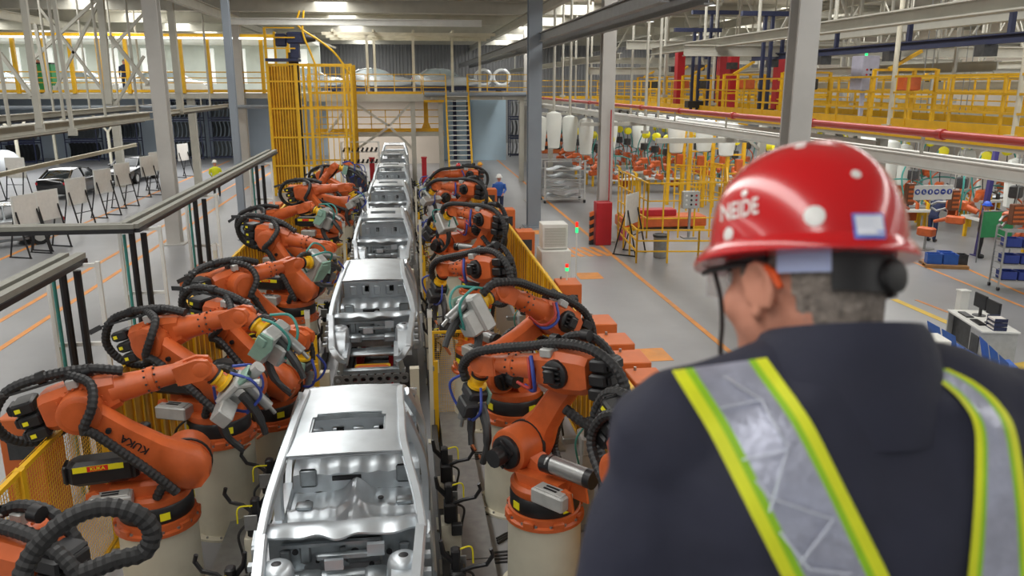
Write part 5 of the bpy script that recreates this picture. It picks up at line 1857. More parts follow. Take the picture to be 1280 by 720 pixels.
# slender posts on the walkway
for i, (u0, v0, u1, v1, Y, m) in enumerate(((1132, 22, 1111, 158, 17.5, 'cream'), (1285, 40, 1267, 172, 13.6, 'cream'), (812, 0, 806, 165, 30, 'beam'), (838, 10, 830, 120, 34, 'beam'), (700, 40, 703, 120, 40, 'beam'), (893, 0, 890, 130, 30, 'beam'))):
    a, b = on_y(u1, v1, Y), on_y(u0, v0, Y)
    t = thing('tall_post', f'slender {"cream" if i < 2 else "grey"} post before the right walkway, {ORD[i]} of six', 'post', (a.x, Y, a.z), group='slender posts at right')
    G().cyl((0, 0, 0), (0, 0, b.z-a.z+(9.6-b.z)), .055, n=10).build('post', m, t)
    G().b2((-.12, -.12, -.05), (.12, .12, .05)).build('foot', m, t, smooth=0)
# grey control box on the walkway
p = on_x(1145, 140, 13.2)
t = thing('control_box', 'grey lavender control box with buttons and green lamp on the right walkway', 'cabinet', (13.2, 22.4, WZ))
mat('lavender', '#b4b4c6', .5)
G().box((0, 0, 1.25), (.5, .62, .95), ch=.015).build('box', 'lavender', t, smooth=0)
G().b2((-.05, -.05, 0), (.05, .05, .78)).build('stand', 'lavender', t, smooth=0)
for k in range(6):
    G().cyl((-.12+.12*(k % 3), -.312, 1.2+.14*(k//3)), (-.12+.12*(k % 3), -.33, 1.2+.14*(k//3)), .03, n=8).build('button', ('red', 'black', 'label_yellow')[k % 3], t)
G().cyl((0, 0, 1.73), (0, 0, 1.86), .04, n=10).build('green_lamp', 'green_lamp', t)

# red portal frames and navy gantries beyond the walkway
for i, (u0, u1, Y) in enumerate(((848, 900, 34), (914, 972, 30))):
    a, b = on_y(u0, 118, Y), on_y(u1, 118, Y)
    zt = on_y(u0, 68, Y).z
    t = thing('red_portal', ('red portal frame on the right walkway, far one', 'red portal frame on the right walkway, beside the big column')[i], 'frame', (a.x, Y, WZ))
    w_ = b.x-a.x
    for x in (0, w_):
        G().b2((x-.16, -.2, 0), (x+.16, .2, zt-WZ)).build('leg', 'red', t, smooth=0)
    G().b2((-.16, -.22, zt-WZ), (w_+.16, .22, zt-WZ+.3)).build('lintel', 'red', t, smooth=0)
for i, (u, v0, v1, Y) in enumerate(((867, 40, 138, 30), (886, 18, 150, 30.5), (952, 20, 150, 25))):
    a, b = on_y(u, v1, Y), on_y(u, v0, Y)
    t = thing('navy_mast', f'dark navy lifting mast at the right walkway, {ORD[i]} of three', 'mast', (a.x, Y, a.z), group='navy lifting masts')
    for x in (-.12, .12):
        G().b2((x-.045, -.06, 0), (x+.045, .06, b.z-a.z)).build('upright', 'navy', t, smooth=0)
    G().b2((-.9, -.1, b.z-a.z), (.9, .1, b.z-a.z+.14)).build('head_beam', 'navy', t, smooth=0)
    G().b2((-.3, -.2, .1), (.3, .2, .35)).build('carriage', 'black', t, smooth=0)
# small yellow machines on the walkway
for i, (x, y) in enumerate(((12.4, 29), (12.2, 33), (12.6, 36.5), (12.3, 40), (20.6, 24), (21.2, 31), (12.6, 19.5), (12.5, 24.5))):
    t = thing('yellow_jig', f'yellow tubular jig frame standing on the right walkway, {ORD[i]} of eight', 'jig', (x, y, WZ), RN.uniform(0, .6), group='yellow jigs on the right walkway')
    for a in (-.6, .6):
        for b in (-.4, .4):
            G().b2((a-.04, b-.04, 0), (a+.04, b+.04, 1.3)).build('leg', 'yellow', t, smooth=0)
    for z in (.6, 1.26):
        for b in (-.4, .4):
            G().b2((-.56, b-.03, z), (.56, b+.03, z+.06)).build('rail', 'yellow', t, smooth=0)
    G().bar((-.5, 0, 1.3), (.4, 0, 1.75), .08).build('arm', 'yellow', t, smooth=0)
    G().box((.1, 0, .95), (.5, .4, .35), ch=.03).build('gear_case', ('orange', 'dark_steel')[i % 2], t, smooth=0)

# pale exhaust hoods hanging under the right hall rails
def top_at(x, y):
    return 4.2 if (11 < x < 14.2 and 12 < y < 47) or (19.4 < x < 22.5 and 17.5 < y < 46) else 9.58
def hood(x, y, z, s, label):
    t = thing('fabric_hood', label, 'hood', (x, y, z), group='pale hoods over the right hall')
    G().loft([[(c*s*(1+.10*math.sin(j*5))*math.cos(2*PI*j/14), d*s*(1+.10*math.sin(j*5))*math.sin(2*PI*j/14), zz) for j in range(14)] for zz, c, d in ((-1.15, .20, .2), (-1.1, .34, .3), (-.3, .44, .36), (.25, .48, .36), (.42, .40, .3), (.5, .1, .1))]).build('hood', 'duct', t)
    G().cyl((0, 0, .45), (0, 0, top_at(x, y)-z), .06, n=8).build('pipe', 'beam', t)
hood_names = ['first beyond the bluish column', 'second beyond the bluish column', 'third beyond the bluish column', 'last before the red guarded column', 'first right of the red guarded column', 'second right of the red guarded column', 'over the pen fence', 'first right of the red helmet', 'second right of the red helmet', 'above the safety signs', 'above the walking worker', 'above the wire rack', 'behind the red helmet', 'far behind the red guarded column', 'far behind the pen fence', 'farthest along the aisle']
for hi, (u, v, Y, s) in enumerate(((674, 166, 38, .75), (692, 162, 36, .75), (712, 166, 37, .8), (732, 170, 36, .75), (845, 168, 36, .9), (880, 165, 34, .9), (908, 170, 33, .9), (1112, 200, 30, .75), (1128, 205, 30, .7), (1205, 212, 29, .75), (1232, 215, 27, .7), (1268, 228, 24, .75), (1085, 190, 30, .8), (760, 168, 40, 1.0), (800, 165, 42, 1.0))):
    p = on_y(u, v, Y)
    hood(p.x, Y, p.z+.3, s, f'pale fabric exhaust hood hanging over the right hall, {hood_names[hi]}')
# support rails for hoods and guns
for i, (X, z) in enumerate(((9.5, 3.95), (12.3, 3.9), (15.0, 4.0), (17.8, 3.95), (20.5, 3.95), (23.2, 3.95))):
    t = thing('tool_rail', f'pale tool rail under the right walkways, {ORD[i]} from the line', 'rail', (X, 0, z))
    G().ibeam((0, 20 if X > 12 else 29, 0), (0, 52, 0), .14, .18, .02).build('rail', 'white', t, smooth=0)
    for k in range(6):
        y = (21 if X > 12 else 30)+k*(5 if X > 12 else 3.8)
        G().b2((-.04, y-.04, .09), (.04, y+.04, top_at(X, y)-z)).build('hanger', 'beam', t, smooth=0)

# hanging spot welding guns: yellow balancer, hose, orange gun
def gun_station_meshes():
    m = {}
    m['balancer'] = G().tube([(0, -.14, 2.95), (0, -.12, 2.95), (0, .12, 2.95), (0, .14, 2.95)], [.12, .19, .19, .12], 14).mesh('balancer', 'label_yellow')
    m['hook'] = G().cyl((0, 0, 3.1), (0, 0, 3.93), .02, n=6).mesh('hook', 'steel')
    m['trolley'] = G().box((0, 0, 3.95), (.16, .2, .24), ch=.02).mesh('trolley', 'dark_steel', 0)
    m['cable'] = G().tube(spline([(0, 0, 2.85), (.03, .05, 2.2), (0, 0, 1.75)], 5), .018, 6).mesh('cable', 'rubber')
    m['hose'] = G().tube(spline([(.15, .1, 3.0), (.35, .2, 2.3), (.2, .15, 1.5), (.05, .1, 1.45)], 6), .03, 7).mesh('hose', 'teal_hose')
    m['gun_body'] = G().box((0, 0, 1.62), (.30, .62, .30), ch=.04).tube([(0, .2, 1.6), (0, .62, 1.45)], [.12, .09], 10).mesh('gun_body', 'orange', 40)
    m['gun_arm'] = G().tube([(0, -.2, 1.68), (0, -.6, 1.66), (0, -.78, 1.55)], .04, 8).mesh('arm', 'steel')
    m['lower_arm'] = G().tube([(0, -.2, 1.52), (0, -.6, 1.36), (0, -.78, 1.46)], .04, 8).mesh('arm', 'steel')
    m['spare_gun'] = G().box((.35, .1, 1.18), (.24, .55, .26), ch=.04).tube([(.35, -.1, 1.2), (.3, -.55, 1.05)], [.07, .05], 8).tube(spline([(.35, .1, 1.3), (.3, .1, 1.9), (.05, .05, 2.2)], 4), .03, 6).mesh('spare_gun', 'orange', 40)
    m['transformer'] = G().box((.02, .05, 2.35), (.3, .34, .36), ch=.03).mesh('transformer', 'dark_steel', 30)
    return m
GS = gun_station_meshes()
k = 0
spots = []
for X in (9.5, 12.3, 15.0):
    for i in range(11):
        spots.append((X, 30.2+i*1.75, i))
for X in (17.8, 20.5, 23.2):
    for i in range(9):
        spots.append((X, 21.5+i*2.4, i))
ROWN = {9.5: 'first', 12.3: 'second', 15.0: 'third', 17.8: 'fourth', 20.5: 'fifth', 23.2: 'sixth'}
for X, y, gi in spots:
    if (X < 10 and y < 36.5) or (12 < X < 13 and y < 36) or (X < 16 and 33 < y < 35 and X > 14) or (X == 20.5 and y < 23):
        continue
    t = thing('hanging_weld_gun', f'orange gun hung from yellow balancer, {ROWN[X]} row from the aisle, {ORD[gi]} from the front', 'welding gun', (X, y, 0), RN.uniform(-1.2, 1.2)+(PI if RN.random() < .5 else 0), group='hanging welding guns in the right hall')
    for n, me in GS.items():
        link(n, me, t)
# welding jigs on the floor: benches with clamps
def jig_meshes():
    m = []
    m.append(('table', G().box((0, 0, .74), (2.0, 1.1, .1), ch=.01).mesh('table', 'white', 0)))
    for x in (-.85, .85):
        for y in (-.42, .42):
            m.append(('leg', G().b2((x-.05, y-.05, 0), (x+.05, y+.05, .69)).mesh('leg', 'yellow', 0)))
    for i in range(5):
        x = -.8+i*.4
        m.append(('clamp', G().box((x, -.3, .9), (.1, .14, .24), ch=.01).bar((x, -.3, 1.0), (x, .05, 1.08), .05).mesh('clamp', ('orange', 'yellow', 'dark_steel')[i % 3], 0)))
    m.append(('work_piece', G().grid(lambda u, v: (-.8+1.6*u, -.2+.55*v, .86+.10*math.sin(u*7)*math.sin(v*3)), 12, 5, .02).mesh('work_piece', 'zinc')))
    m.append(('air_box', G().box((.6, .58, .4), (.4, .08, .4), ch=.01).mesh('box', 'orange', 0)))
    m.append(('pipe_arch', G().tube(spline([(-.9, .5, .75), (-.9, .55, 1.6), (0, .55, 1.85), (.9, .55, 1.6), (.9, .5, .75)], 5), .03, 7).mesh('arch', 'teal_hose')))
    return m
JM = jig_meshes()
for X, y, row, gi in [(X, 33.6+i*3.4, r, i) for X, r in ((10.9, 'first'), (13.3, 'second')) for i in range(5)]+[(X, y+i*2.9, r, i) for X, y, r in ((19.1, 22.9, 'fourth'), (21.2, 23.4, 'fifth'), (15.9, 31, 'third'), (24.4, 22, 'sixth')) for i in range(5)]:
    if (X < 12 and y < 39.5) or abs(X-17.1)+abs(y-34) < 2 or math.hypot(X-18.8, y-26.2) < 1.5 or math.hypot(X-18.5, y-23.4) < 1.5 or (X < 14.5 and y < 38):
        continue
    t = thing('welding_jig', f'jig table with clamps and silver panel, {row} row from the aisle, {ORD[gi]} from the front', 'jig', (X, y, 0), RN.uniform(-.3, .3), group='welding jig tables in the right hall')
    for n, me in JM:
        link(n, me, t)

# ------------------------------------------------ near right floor: guards, boards, bin
t = thing('column_guard', 'red sheet guard box around the foot of the right column', 'guard', (6.72, 27.0, 0))
G().box((0, 0, .75), (.55, .5, 1.5), ch=.02).build('guard_sheet', 'red', t, smooth=0)
G().b2((.24, .22, 1.5), (.275, .255, 4.6)).build('red_pipe', 'red', t, smooth=0)
t = thing('hazard_post', 'black and orange striped post left of the red column guard', 'post', (6.33, 27.0, 0))
for k in range(8):
    G().loft([[(-.07, -.07, k*.14), (.07, -.07, k*.14+(.06 if 0 < k else 0)), (.07, .07, k*.14+(.06 if 0 < k else 0)), (-.07, .07, k*.14)], [(-.07, -.07, k*.14+.14), (.07, -.07, k*.14+.2), (.07, .07, k*.14+.2), (-.07, .07, k*.14+.14)]]).build('stripe', ('black', 'orange_box')[k % 2], t, smooth=0)
pts = [on_z(u, v).xy for u, v in ((772, 302), (795, 329), (872, 329), (945, 329))]
guard('guard_rail', 'low yellow rail around the waiting area on the right floor', [tuple(p) for p in pts], 0, 1.05, 1.2, kick=False)
pts = [on_z(u, v).xy for u, v in ((772, 272), (808, 298), (905, 296), (905, 268), (842, 262))]
guard('pen_fence', 'tall yellow pen fence behind the low yellow rail', [tuple(p) for p in pts], 0, 2.0, .62, kick=False)
pts = [on_z(u, v).xy for u, v in ((842, 245), (900, 262), (960, 262), (1000, 250))]
guard('pen_fence', 'tall yellow pen fence farther back in the right hall', [tuple(p) for p in pts], 0, 2.0, .7, kick=False)
p = on_z(788, 317)
t = thing('notice_board', 'grey notice board leaning on black easel inside the low yellow rail', 'board', (p.x, p.y, 0), .9)
for n, me in BM.items():
    link(n if isinstance(n, str) else n[0], me, t)
p = on_z(828, 325)
t = thing('waste_bin', 'round steel waste bin beside the low yellow rail', 'bin', (p.x+.05, p.y+.4, 0))
G().lathe([(.20, 0), (.22, .02), (.24, .72), (.25, .74), (.22, .74), (.20, .6)], 20, caps=True).build('bin_shell', 'steel', t)
G().lathe([(.252, .68), (.262, .70), (.262, .76), (.21, .76)], 20, caps=False).build('rim', 'dark_steel', t)
p = on_z(858, 296)
t = thing('panel_stand', 'square grey control panel on a stand by the pen fence', 'panel', (p.x, p.y-.2, 0))
G().b2((-.04, -.04, 0), (.04, .04, 1.1)).build('stand', 'steel', t, smooth=0)
G().box((0, 0, 1.4), (.62, .22, .62), ch=.02).build('panel_box', 'alu', t, smooth=0)
for k in range(9):
    G().cyl((-.18+.18*(k % 3), -.115, 1.24+.16*(k//3)), (-.18+.18*(k % 3), -.135, 1.24+.16*(k//3)), .04, n=8).build('button', ('white', 'black', 'red')[k % 3], t)
G().b2((-.25, -.2, 0), (.25, .2, .04)).build('foot', 'steel', t, smooth=0)
p = on_z(835, 290)
t = thing('floor_robot_base', 'long orange and yellow machine bed inside the pen fence', 'machine', (p.x, p.y+1.0, 0))
G().box((0, 0, .3), (3.4, 1.0, .4), ch=.03).build('bed', 'orange', t, smooth=0)
G().box((-.2, 0, .62), (1.5, .6, .26), ch=.03).build('slide', 'red', t, smooth=0)
for x in (-1.4, 1.4):
    G().box((x, 0, .06), (.4, 1.2, .12)).build('foot', 'yellow', t, smooth=0)
p = on_z(903, 295)
t = thing('round_drum', 'dark steel drum at the corner of the pen fence', 'drum', (p.x+.4, p.y, 0))
G().lathe([(.28, 0), (.30, .03), (.30, .3), (.315, .32), (.30, .34), (.30, .85), (.27, .88)], 20).build('drum_shell', 'dark_steel', t)
G().lathe([(.1, .885), (.1, .9), (.0, .9)], 10, caps=False).build('plug', 'black', t)
p = on_z(779, 301)
t = thing('pink_bucket', 'small pink bucket inside the low yellow rail', 'bucket', (p.x, p.y+.2, 0))
mat('pink', '#c9587a', .5)
G().lathe([(.14, 0), (.18, .34), (.2, .35), (.17, .35), (.13, .05)], 16).build('bucket_shell', 'pink', t)
G().tube(spline([(-.18, 0, .34), (0, -.02, .5), (.18, 0, .34)], 5), .01, 6).build('handle', 'white', t)
# wire basket trolley
p = on_z(706, 254)
t = thing('cage_trolley', 'silver wire cage trolley full of panels beside the aisle', 'trolley', (p.x, p.y+.6, 0))
for x in (-.95, .95):
    for y in (-.55, .55):
        G().b2((x-.04, y-.04, .12), (x+.04, y+.04, 2.0)).build('post', 'alu', t, smooth=0)
        G().cyl((x-.05, y, .08), (x+.05, y, .08), .08).build('castor', 'black', t)
for z in (.2, .65, 1.1, 1.55, 1.97):
    for y in (-.55, .55):
        G().b2((-.91, y-.02, z-.025), (.91, y+.02, z+.025)).build('rail', 'alu', t, smooth=0)
for k in range(5):
    G().grid(lambda u, v: (-.85+1.7*u, -.48+.96*v, .3+k*.33+.08*math.sin(u*9+k)), 8, 4, .015).build('panel', 'zinc', t)

# ------------------------------------------------ right work area
def at(u, v, z=0.):
    q = on_z(u, v, z)
    return (q.x, q.y, z)
p = on_z(1163, 302)
person('worker in navy overalls and blue hard hat bending over a jig at right', (p.x, p.y, 0), -1.2, 'workwear', 'workwear', 'helmet_blue', .35, 'forward')
p = on_z(1222, 322)
person('worker in black overalls and blue hard hat walking beside the wire rack', (p.x, p.y, 0), -2.2, 'black', 'black', 'helmet_blue', .05, 'mid')
p = on_z(1155, 312)
t = thing('orange_gun_stand', 'orange gun resting on a floor stand behind the blue bins', 'welding gun', (p.x, p.y, 0), .5)
G().box((0, 0, .62), (.3, .55, .3), ch=.04).build('gun_body', 'orange', t, smooth=30)
G().b2((-.03, -.03, 0), (.03, .03, .48)).build('stand', 'steel', t, smooth=0)
G().b2((-.3, -.2, 0), (.3, .2, .03)).build('foot', 'steel', t, smooth=0)
p = on_z(1184, 334)
t = thing('bin_pallet', 'flat wooden pallet under the blue bins', 'pallet', (p.x, p.y+.2, 0), -.35)
for k in range(6):
    G().b2((-.6, -.45+k*.16, .08), (.6, -.45+k*.16+.12, .10)).build('board', 'wood', t, smooth=0)
for y in (-.4, 0, .4):
    G().b2((-.6, y-.05, 0), (.6, y+.05, .08)).build('bearer', 'wood', t, smooth=0)
R_ = RZ(-.35)
for i, (dx, dy, dz, m, l) in enumerate(((-.33, -.1, .1, 'blue', 'front left blue plastic bin on the pallet'), (.12, -.1, .1, 'blue', 'front right blue plastic bin on the pallet'), (.1, .28, .1, 'blue', 'rear blue plastic bin on the pallet'), (.47, -.05, .1, 'dark_steel', 'grey wire bin beside the blue bins on the pallet'))):
    d = R_ @ V((dx, dy, 0))
    t = thing('plastic_bin', l, 'bin', (p.x+d.x, p.y+.2+d.y, dz), -.35)
    w_ = .2 if i != 3 else .13
    for s in (-1, 1):
        G().b2((s*w_-.01, -.17, 0), (s*w_+.01, .17, .3)).build('side', m, t, smooth=0)
        G().b2((-w_, s*.17-.01, 0), (w_, s*.17+.01, .3)).build('end', m, t, smooth=0)
    G().b2((-w_, -.17, 0), (w_, .17, .02)).build('base', m, t, smooth=0)
    G().b2((-w_-.015, -.185, .28), (w_+.015, -.165, .31)).build('rim', m, t, smooth=0)
# sign board with blue mandatory discs
Y = 21.5
a, b = on_y(1141, 250, Y), on_y(1187, 262, Y)
zt = on_y(1141, 229, Y).z
t = thing('safety_sign_board', 'white hanging board with a row of six blue safety symbols', 'sign', (a.x, Y, a.z), .0)
w_ = b.x-a.x
hh = .42
G().b2((0, -.02, 0), (w_, .02, hh)).build('board', 'white', t, smooth=0)
for x in (.1, w_-.1):
    G().cyl((x, 0, hh), (x, 0, top_at(a.x+x, Y)-a.z), .012, n=6).build('hanger', 'steel', t)
r = w_/6*.40
for i in range(6):
    x = w_*(i+.5)/6
    dsc = G().cyl((x, -.02, hh*.55), (x, -.032, hh*.55), r, n=20).build('blue_disc', 'blue_rubber', t)
    g = G()
    y0, y1, zc = -.040, -.033, hh*.55
    if i == 0:      # helmet and face
        g.ball((x, -.036, zc), (r*.45, .004, r*.5), 10, 6).b2((x-r*.6, y0, zc+r*.15), (x+r*.6, y1, zc+r*.3))
    elif i == 1:    # boot
        g.b2((x-r*.35, y0, zc-r*.4), (x+.0, y1, zc+r*.5)).b2((x-r*.35, y0, zc-r*.5), (x+r*.5, y1, zc-r*.15))
    elif i == 2:    # glove
        g.b2((x-r*.3, y0, zc-r*.5), (x+r*.25, y1, zc+r*.2))
        for k in range(4):
            g.b2((x-r*.3+k*r*.14, y0, zc+r*.2), (x-r*.3+k*r*.14+r*.1, y1, zc+r*.55))
    elif i == 3:    # ear muffs
        g.ball((x, -.036, zc), (r*.38, .004, r*.45), 10, 6).b2((x-r*.6, y0, zc-r*.2), (x-r*.4, y1, zc+r*.25)).b2((x+r*.4, y0, zc-r*.2), (x+r*.6, y1, zc+r*.25))
    elif i == 4:    # goggles
        g.ball((x-r*.25, -.036, zc), (r*.25, .004, r*.22), 10, 6).ball((x+r*.25, -.036, zc), (r*.25, .004, r*.22), 10, 6)
    else:           # overalls
        g.b2((x-r*.25, y0, zc-r*.1), (x+r*.25, y1, zc+r*.5)).b2((x-r*.25, y0, zc-r*.55), (x-r*.05, y1, zc-r*.1)).b2((x+r*.05, y0, zc-r*.55), (x+r*.25, y1, zc-r*.1))
    o = g.build('symbol', 'white', dsc, smooth=0)
    o['kind'] = 'stuff'
for i, (u, v) in enumerate(((1137, 242), (1192, 250), (1268, 268), (1276, 268))):
    p = on_y(u, v, 21.6 if i < 2 else 21)
    t = thing('brown_panel_box', f'brown hanging junction box at right, {("left of the safety signs", "right of the safety signs", "above the wire rack", "beside the other box above the wire rack")[i]}', 'box', (p.x, p.y, p.z-.3))
    mat('brown', '#7a4a30', .6) if 'brown' not in MATS else None
    G().box((0, 0, .3), (.24, .2, .6), ch=.01).build('box', 'brown', t, smooth=0)
    for k in range(4):
        G().b2((-.1, -.115, .08+k*.13), (.1, -.1, .14+k*.13)).build('louvre', 'orange_box', t, smooth=0)
    G().cyl((0, 0, .6), (0, 0, top_at(p.x, p.y)-p.z+.3), .015, n=6).build('hanger', 'steel', t)
p = on_y(1228, 270, 23.5)
t = thing('purple_post', 'dark purple steel post behind the walking worker at right', 'post', (p.x, 23.5, 0))
mat('purple', '#3a3470', .5)
G().bar((0, 0, 0), (.18, 0, 4.0), .14).build('post', 'purple', t, smooth=0)
G().b2((-.15, -.15, 0), (.15, .15, .03)).build('foot', 'purple', t, smooth=0)
p = on_y(1248, 273, 22.5)
t = thing('green_screen', 'green welding screen in the right work area', 'screen', (p.x, 22.5, 0))
G().b2((-.55, -.01, .8), (.55, .01, 1.6)).build('curtain', 'green', t, smooth=0)
for x in (-.55, .55):
    G().cyl((x, 0, 0), (x, 0, 1.65), .02, n=8).build('post', 'steel', t)
G().cyl((-.55, 0, 1.62), (.55, 0, 1.62), .02, n=8).build('top_bar', 'steel', t)
# wire rack of blue boxes at the right edge
p = on_z(1246, 366)
t = thing('wire_rack', 'tall silver wire rack at the right edge, blue boxes on it', 'rack', (p.x+.95, p.y+.3, 0), -.3)
for x in (-.7, .7):
    for y in (-.3, .3):
        G().b2((x-.02, y-.02, .08), (x+.02, y+.02, 1.7)).build('post', 'alu', t, smooth=0)
        G().cyl((x-.03, y, .05), (x+.03, y, .05), .05, n=10).build('castor', 'black', t)
for z in (.25, .7, 1.15, 1.6):
    for k in range(7):
        G().b2((-.68, -.28+k*.09, z), (.68, -.27+k*.09, z+.012)).build('wire', 'alu', t, smooth=0)
for x in (-.7,):
    for z in (.4, .55, .85, 1.0, 1.3, 1.45):
        G().b2((x-.01, -.28, z), (x+.01, .28, z+.012)).build('wire', 'alu', t, smooth=0)
RR = RZ(-.3)
for i in range(9):
    d = RR @ V((-.42+(i % 3)*.42, 0, 0))
    tt = thing('blue_box', f'blue parts box on the wire rack, {("lower", "middle", "upper")[i//3]} shelf, {ORD[i % 3]} along', 'box', (p.x+.95+d.x, p.y+.3+d.y, .27+.45*(i//3)), -.3, 'blue boxes on the wire rack')
    G().b2((-.18, -.2, 0), (.18, .2, .03)).build('base', 'navy', tt, smooth=0)
    for s in (-1, 1):
        G().b2((s*.18-.01, -.2, .03), (s*.18+.01, .2, .24)).build('side', 'blue_rubber', tt, smooth=0)
        G().b2((-.17, s*.2-.01, .03), (.17, s*.2+.01, .24)).build('end', 'blue_rubber', tt, smooth=0)

# ------------------------------------------------ desk corner at lower right
a, b = on_z(1200, 420), on_z(1262, 449)
DX, DY, DR = 11.56, 14.3, 1.34
t = thing('office_desk', 'grey white office desk with two dark monitors at right', 'desk', (DX, DY, 0), DR)
G().b2((-.8, -.36, .72), (.8, .36, .75)).build('desktop', 'white', t, smooth=0)
G().b2((-.76, -.34, 0), (-.30, .34, .72)).build('pedestal', 'alu', t, smooth=0)
G().b2((-.70, .34, .08), (-.36, .355, .60)).build('door', 'dark_steel', t, smooth=0)
G().b2((.74, -.34, 0), (.78, .34, .72)).build('side_panel', 'alu', t, smooth=0)
G().b2((-.30, .20, .15), (.74, .23, .72)).build('modesty_panel', 'dark_steel', t, smooth=0)
RD = RZ(DR)
for i, (x, l) in enumerate(((.38, 'left'), (-.18, 'right'))):
    d = RD @ V((x, -.1, 0))
    m_ = thing('monitor', f'black flat monitor on the office desk, {l} one', 'monitor', (DX+d.x, DY+d.y, .75), DR+PI+.1)
    G().box((0, 0, .31), (.44, .04, .30), ch=.008).build('case', 'black', m_, smooth=0)
    G().b2((-.205, -.025, .175), (.205, -.02, .445)).build('screen', 'screen', m_, smooth=0)
    G().b2((-.03, .0, .015), (.03, .04, .2)).build('stem', 'black', m_, smooth=0)
    G().lathe([(.13, 0), (.13, .012), (.04, .016)], 18).build('base', 'black', m_)
    d = RD @ V((x, .16, 0))
    k_ = thing('keyboard', f'black keyboard before the {l} monitor on the office desk', 'keyboard', (DX+d.x, DY+d.y, .75), DR+PI)
    G().box((0, 0, .012), (.42, .15, .022), ch=.004).build('case', 'black', k_, smooth=0)
    for rr in range(4):
        G().b2((-.19, -.06+rr*.032, .0225), (.19, -.06+rr*.032+.025, .028)).build('key_row', 'dark_steel', k_, smooth=0)
for i in range(3):
    d = RD @ V((-.58, .0, 0))
    m_ = thing('document_tray', f'dark blue document tray on the desk, {("lowest", "middle", "top with white paper")[i]} of three', 'tray', (DX+d.x, DY+d.y, .75+.085*i), DR)
    G().b2((-.16, -.12, 0), (.16, .12, .015)).build('tray_base', 'navy', m_, smooth=0)
    for s in (-1, 1):
        G().b2((s*.16-.008, -.12, .015), (s*.16+.008, .12, .075)).build('side', 'navy', m_, smooth=0)
    G().b2((-.15, -.13, .016), (.15, .11, .05)).build('paper_stack', 'paper', m_, smooth=0)
def seat_row(x_, y_, n, rz, label):
    p = V((x_, y_, 0))
    t = thing('seat_row', label, 'bench', (p.x, p.y, 0), rz)
    L_ = n*.55
    G().b2((-L_/2, -.04, .36), (L_/2, .04, .41)).build('beam', 'steel', t, smooth=0)
    for x in (-L_/2+.15, L_/2-.15):
        G().b2((x-.03, -.03, 0), (x+.03, .03, .36)).build('leg', 'steel', t, smooth=0)
        G().b2((x-.03, -.28, 0), (x+.03, .28, .04)).build('foot', 'steel', t, smooth=0)
    for i in range(n):
        x = -L_/2+.55*(i+.5)
        G().grid(lambda a, b: (x-.24+.48*a, -.24+.46*b, .44-.03*math.sin(PI*b)), 4, 6, .02).build('seat', 'blue', t)
        G().grid(lambda a, b: (x-.24+.48*a, .22+.10*b, .46+.40*b), 4, 6, .02).build('backrest', 'blue', t)
seat_row(10.45, 13.55, 2, 1.45, 'blue seat bench beside the desk, backs to the camera')
seat_row(10.55, 12.2, 3, 1.2, 'longer blue seat bench behind the wooden box')
p = on_z(1165, 500)
t = thing('white_locker', 'white metal cabinet with paper label at right of the worker', 'cabinet', (p.x, p.y+.35, 0), -.15)
G().box((0, 0, .56), (.62, .5, 1.0), ch=.01).build('body', 'white', t, smooth=0)
G().b2((-.3, -.24, 0), (.3, .24, .06)).build('plinth', 'dark_steel', t, smooth=0)
G().b2((-.29, -.26, .1), (.29, -.25, 1.03)).build('door', 'white', t, smooth=0)
G().b2((-.2, -.265, .82), (.02, -.26, .95)).build('paper_label', 'paper', t, smooth=0)
G().b2((.22, -.275, .5), (.245, -.26, .66)).build('handle', 'steel', t, smooth=0)
p = on_z(1200, 505)
t = thing('wooden_box', 'open pale wooden box standing between cabinet and blue bench', 'box', (p.x+.05, p.y+.25, 0), -.25)
for z in (0, .3, .62):
    G().b2((-.32, -.22, z), (.32, .22, z+.025)).build('shelf', 'wood', t, smooth=0)
for x in (-.32, .30):
    G().b2((x, -.22, .025), (x+.02, .22, .62)).build('side', 'wood', t, smooth=0)
G().b2((-.3, .20, .025), (.3, .22, .62)).build('back', 'wood', t, smooth=0)
p = on_z(1197, 418)
t = thing('slim_white_post', 'short white ribbed post behind the desk', 'post', (p.x, p.y, 0))
G().b2((-.1, -.08, 0), (.1, .08, 1.0)).build('post', 'white', t, smooth=0)
G().b2((-.12, -.1, 1.0), (.12, .1, 1.03)).build('cap', 'white', t, smooth=0)
p = on_z(1282, 535)
t = thing('blue_roll_table', 'white table with a blue roll at the lower right edge', 'table', (p.x+.3, p.y, 0), -.2)
G().b2((-.5, -.3, .72), (.5, .3, .75)).build('table_top', 'white', t, smooth=0)
for x in (-.45, .45):
    for y in (-.25, .25):
        G().b2((x-.025, y-.025, 0), (x+.025, y+.025, .72)).build('leg', 'steel', t, smooth=0)
t = thing('blue_roll', 'blue film roll lying on the white table at lower right', 'roll', (p.x+.25, p.y+.1, .75), -.2)
G().cyl((-.4, 0, .06), (.4, 0, .06), .06).build('roll', 'blue', t)
G().cyl((-.43, 0, .06), (.43, 0, .06), .02).build('core', 'white', t)

# yellow service gantries standing among the guns
for i, (u, v, Y) in enumerate(((842, 262, 36), (868, 262, 35), (896, 258, 36.5), (915, 262, 33))):
    p = on_y(u, v, Y)
    t = thing('service_gantry', f'tall yellow service gantry behind the pen fences, {ORD[i]} of four', 'gantry', (p.x, Y, 0), group='yellow service gantries')
    for x in (-.35, .35):
        G().b2((x-.07, -.07, 0), (x+.07, .07, 3.9)).build('post', 'yellow', t, smooth=0)
    for z in (.9, 1.7, 2.5, 3.2, 3.8):
        G().b2((-.28, -.04, z), (.28, .04, z+.07)).build('rung', 'yellow', t, smooth=0)
    G().box((.1, -.15, 2.1), (.3, .2, .5), ch=.02).build('switch_box', 'orange', t, smooth=0)

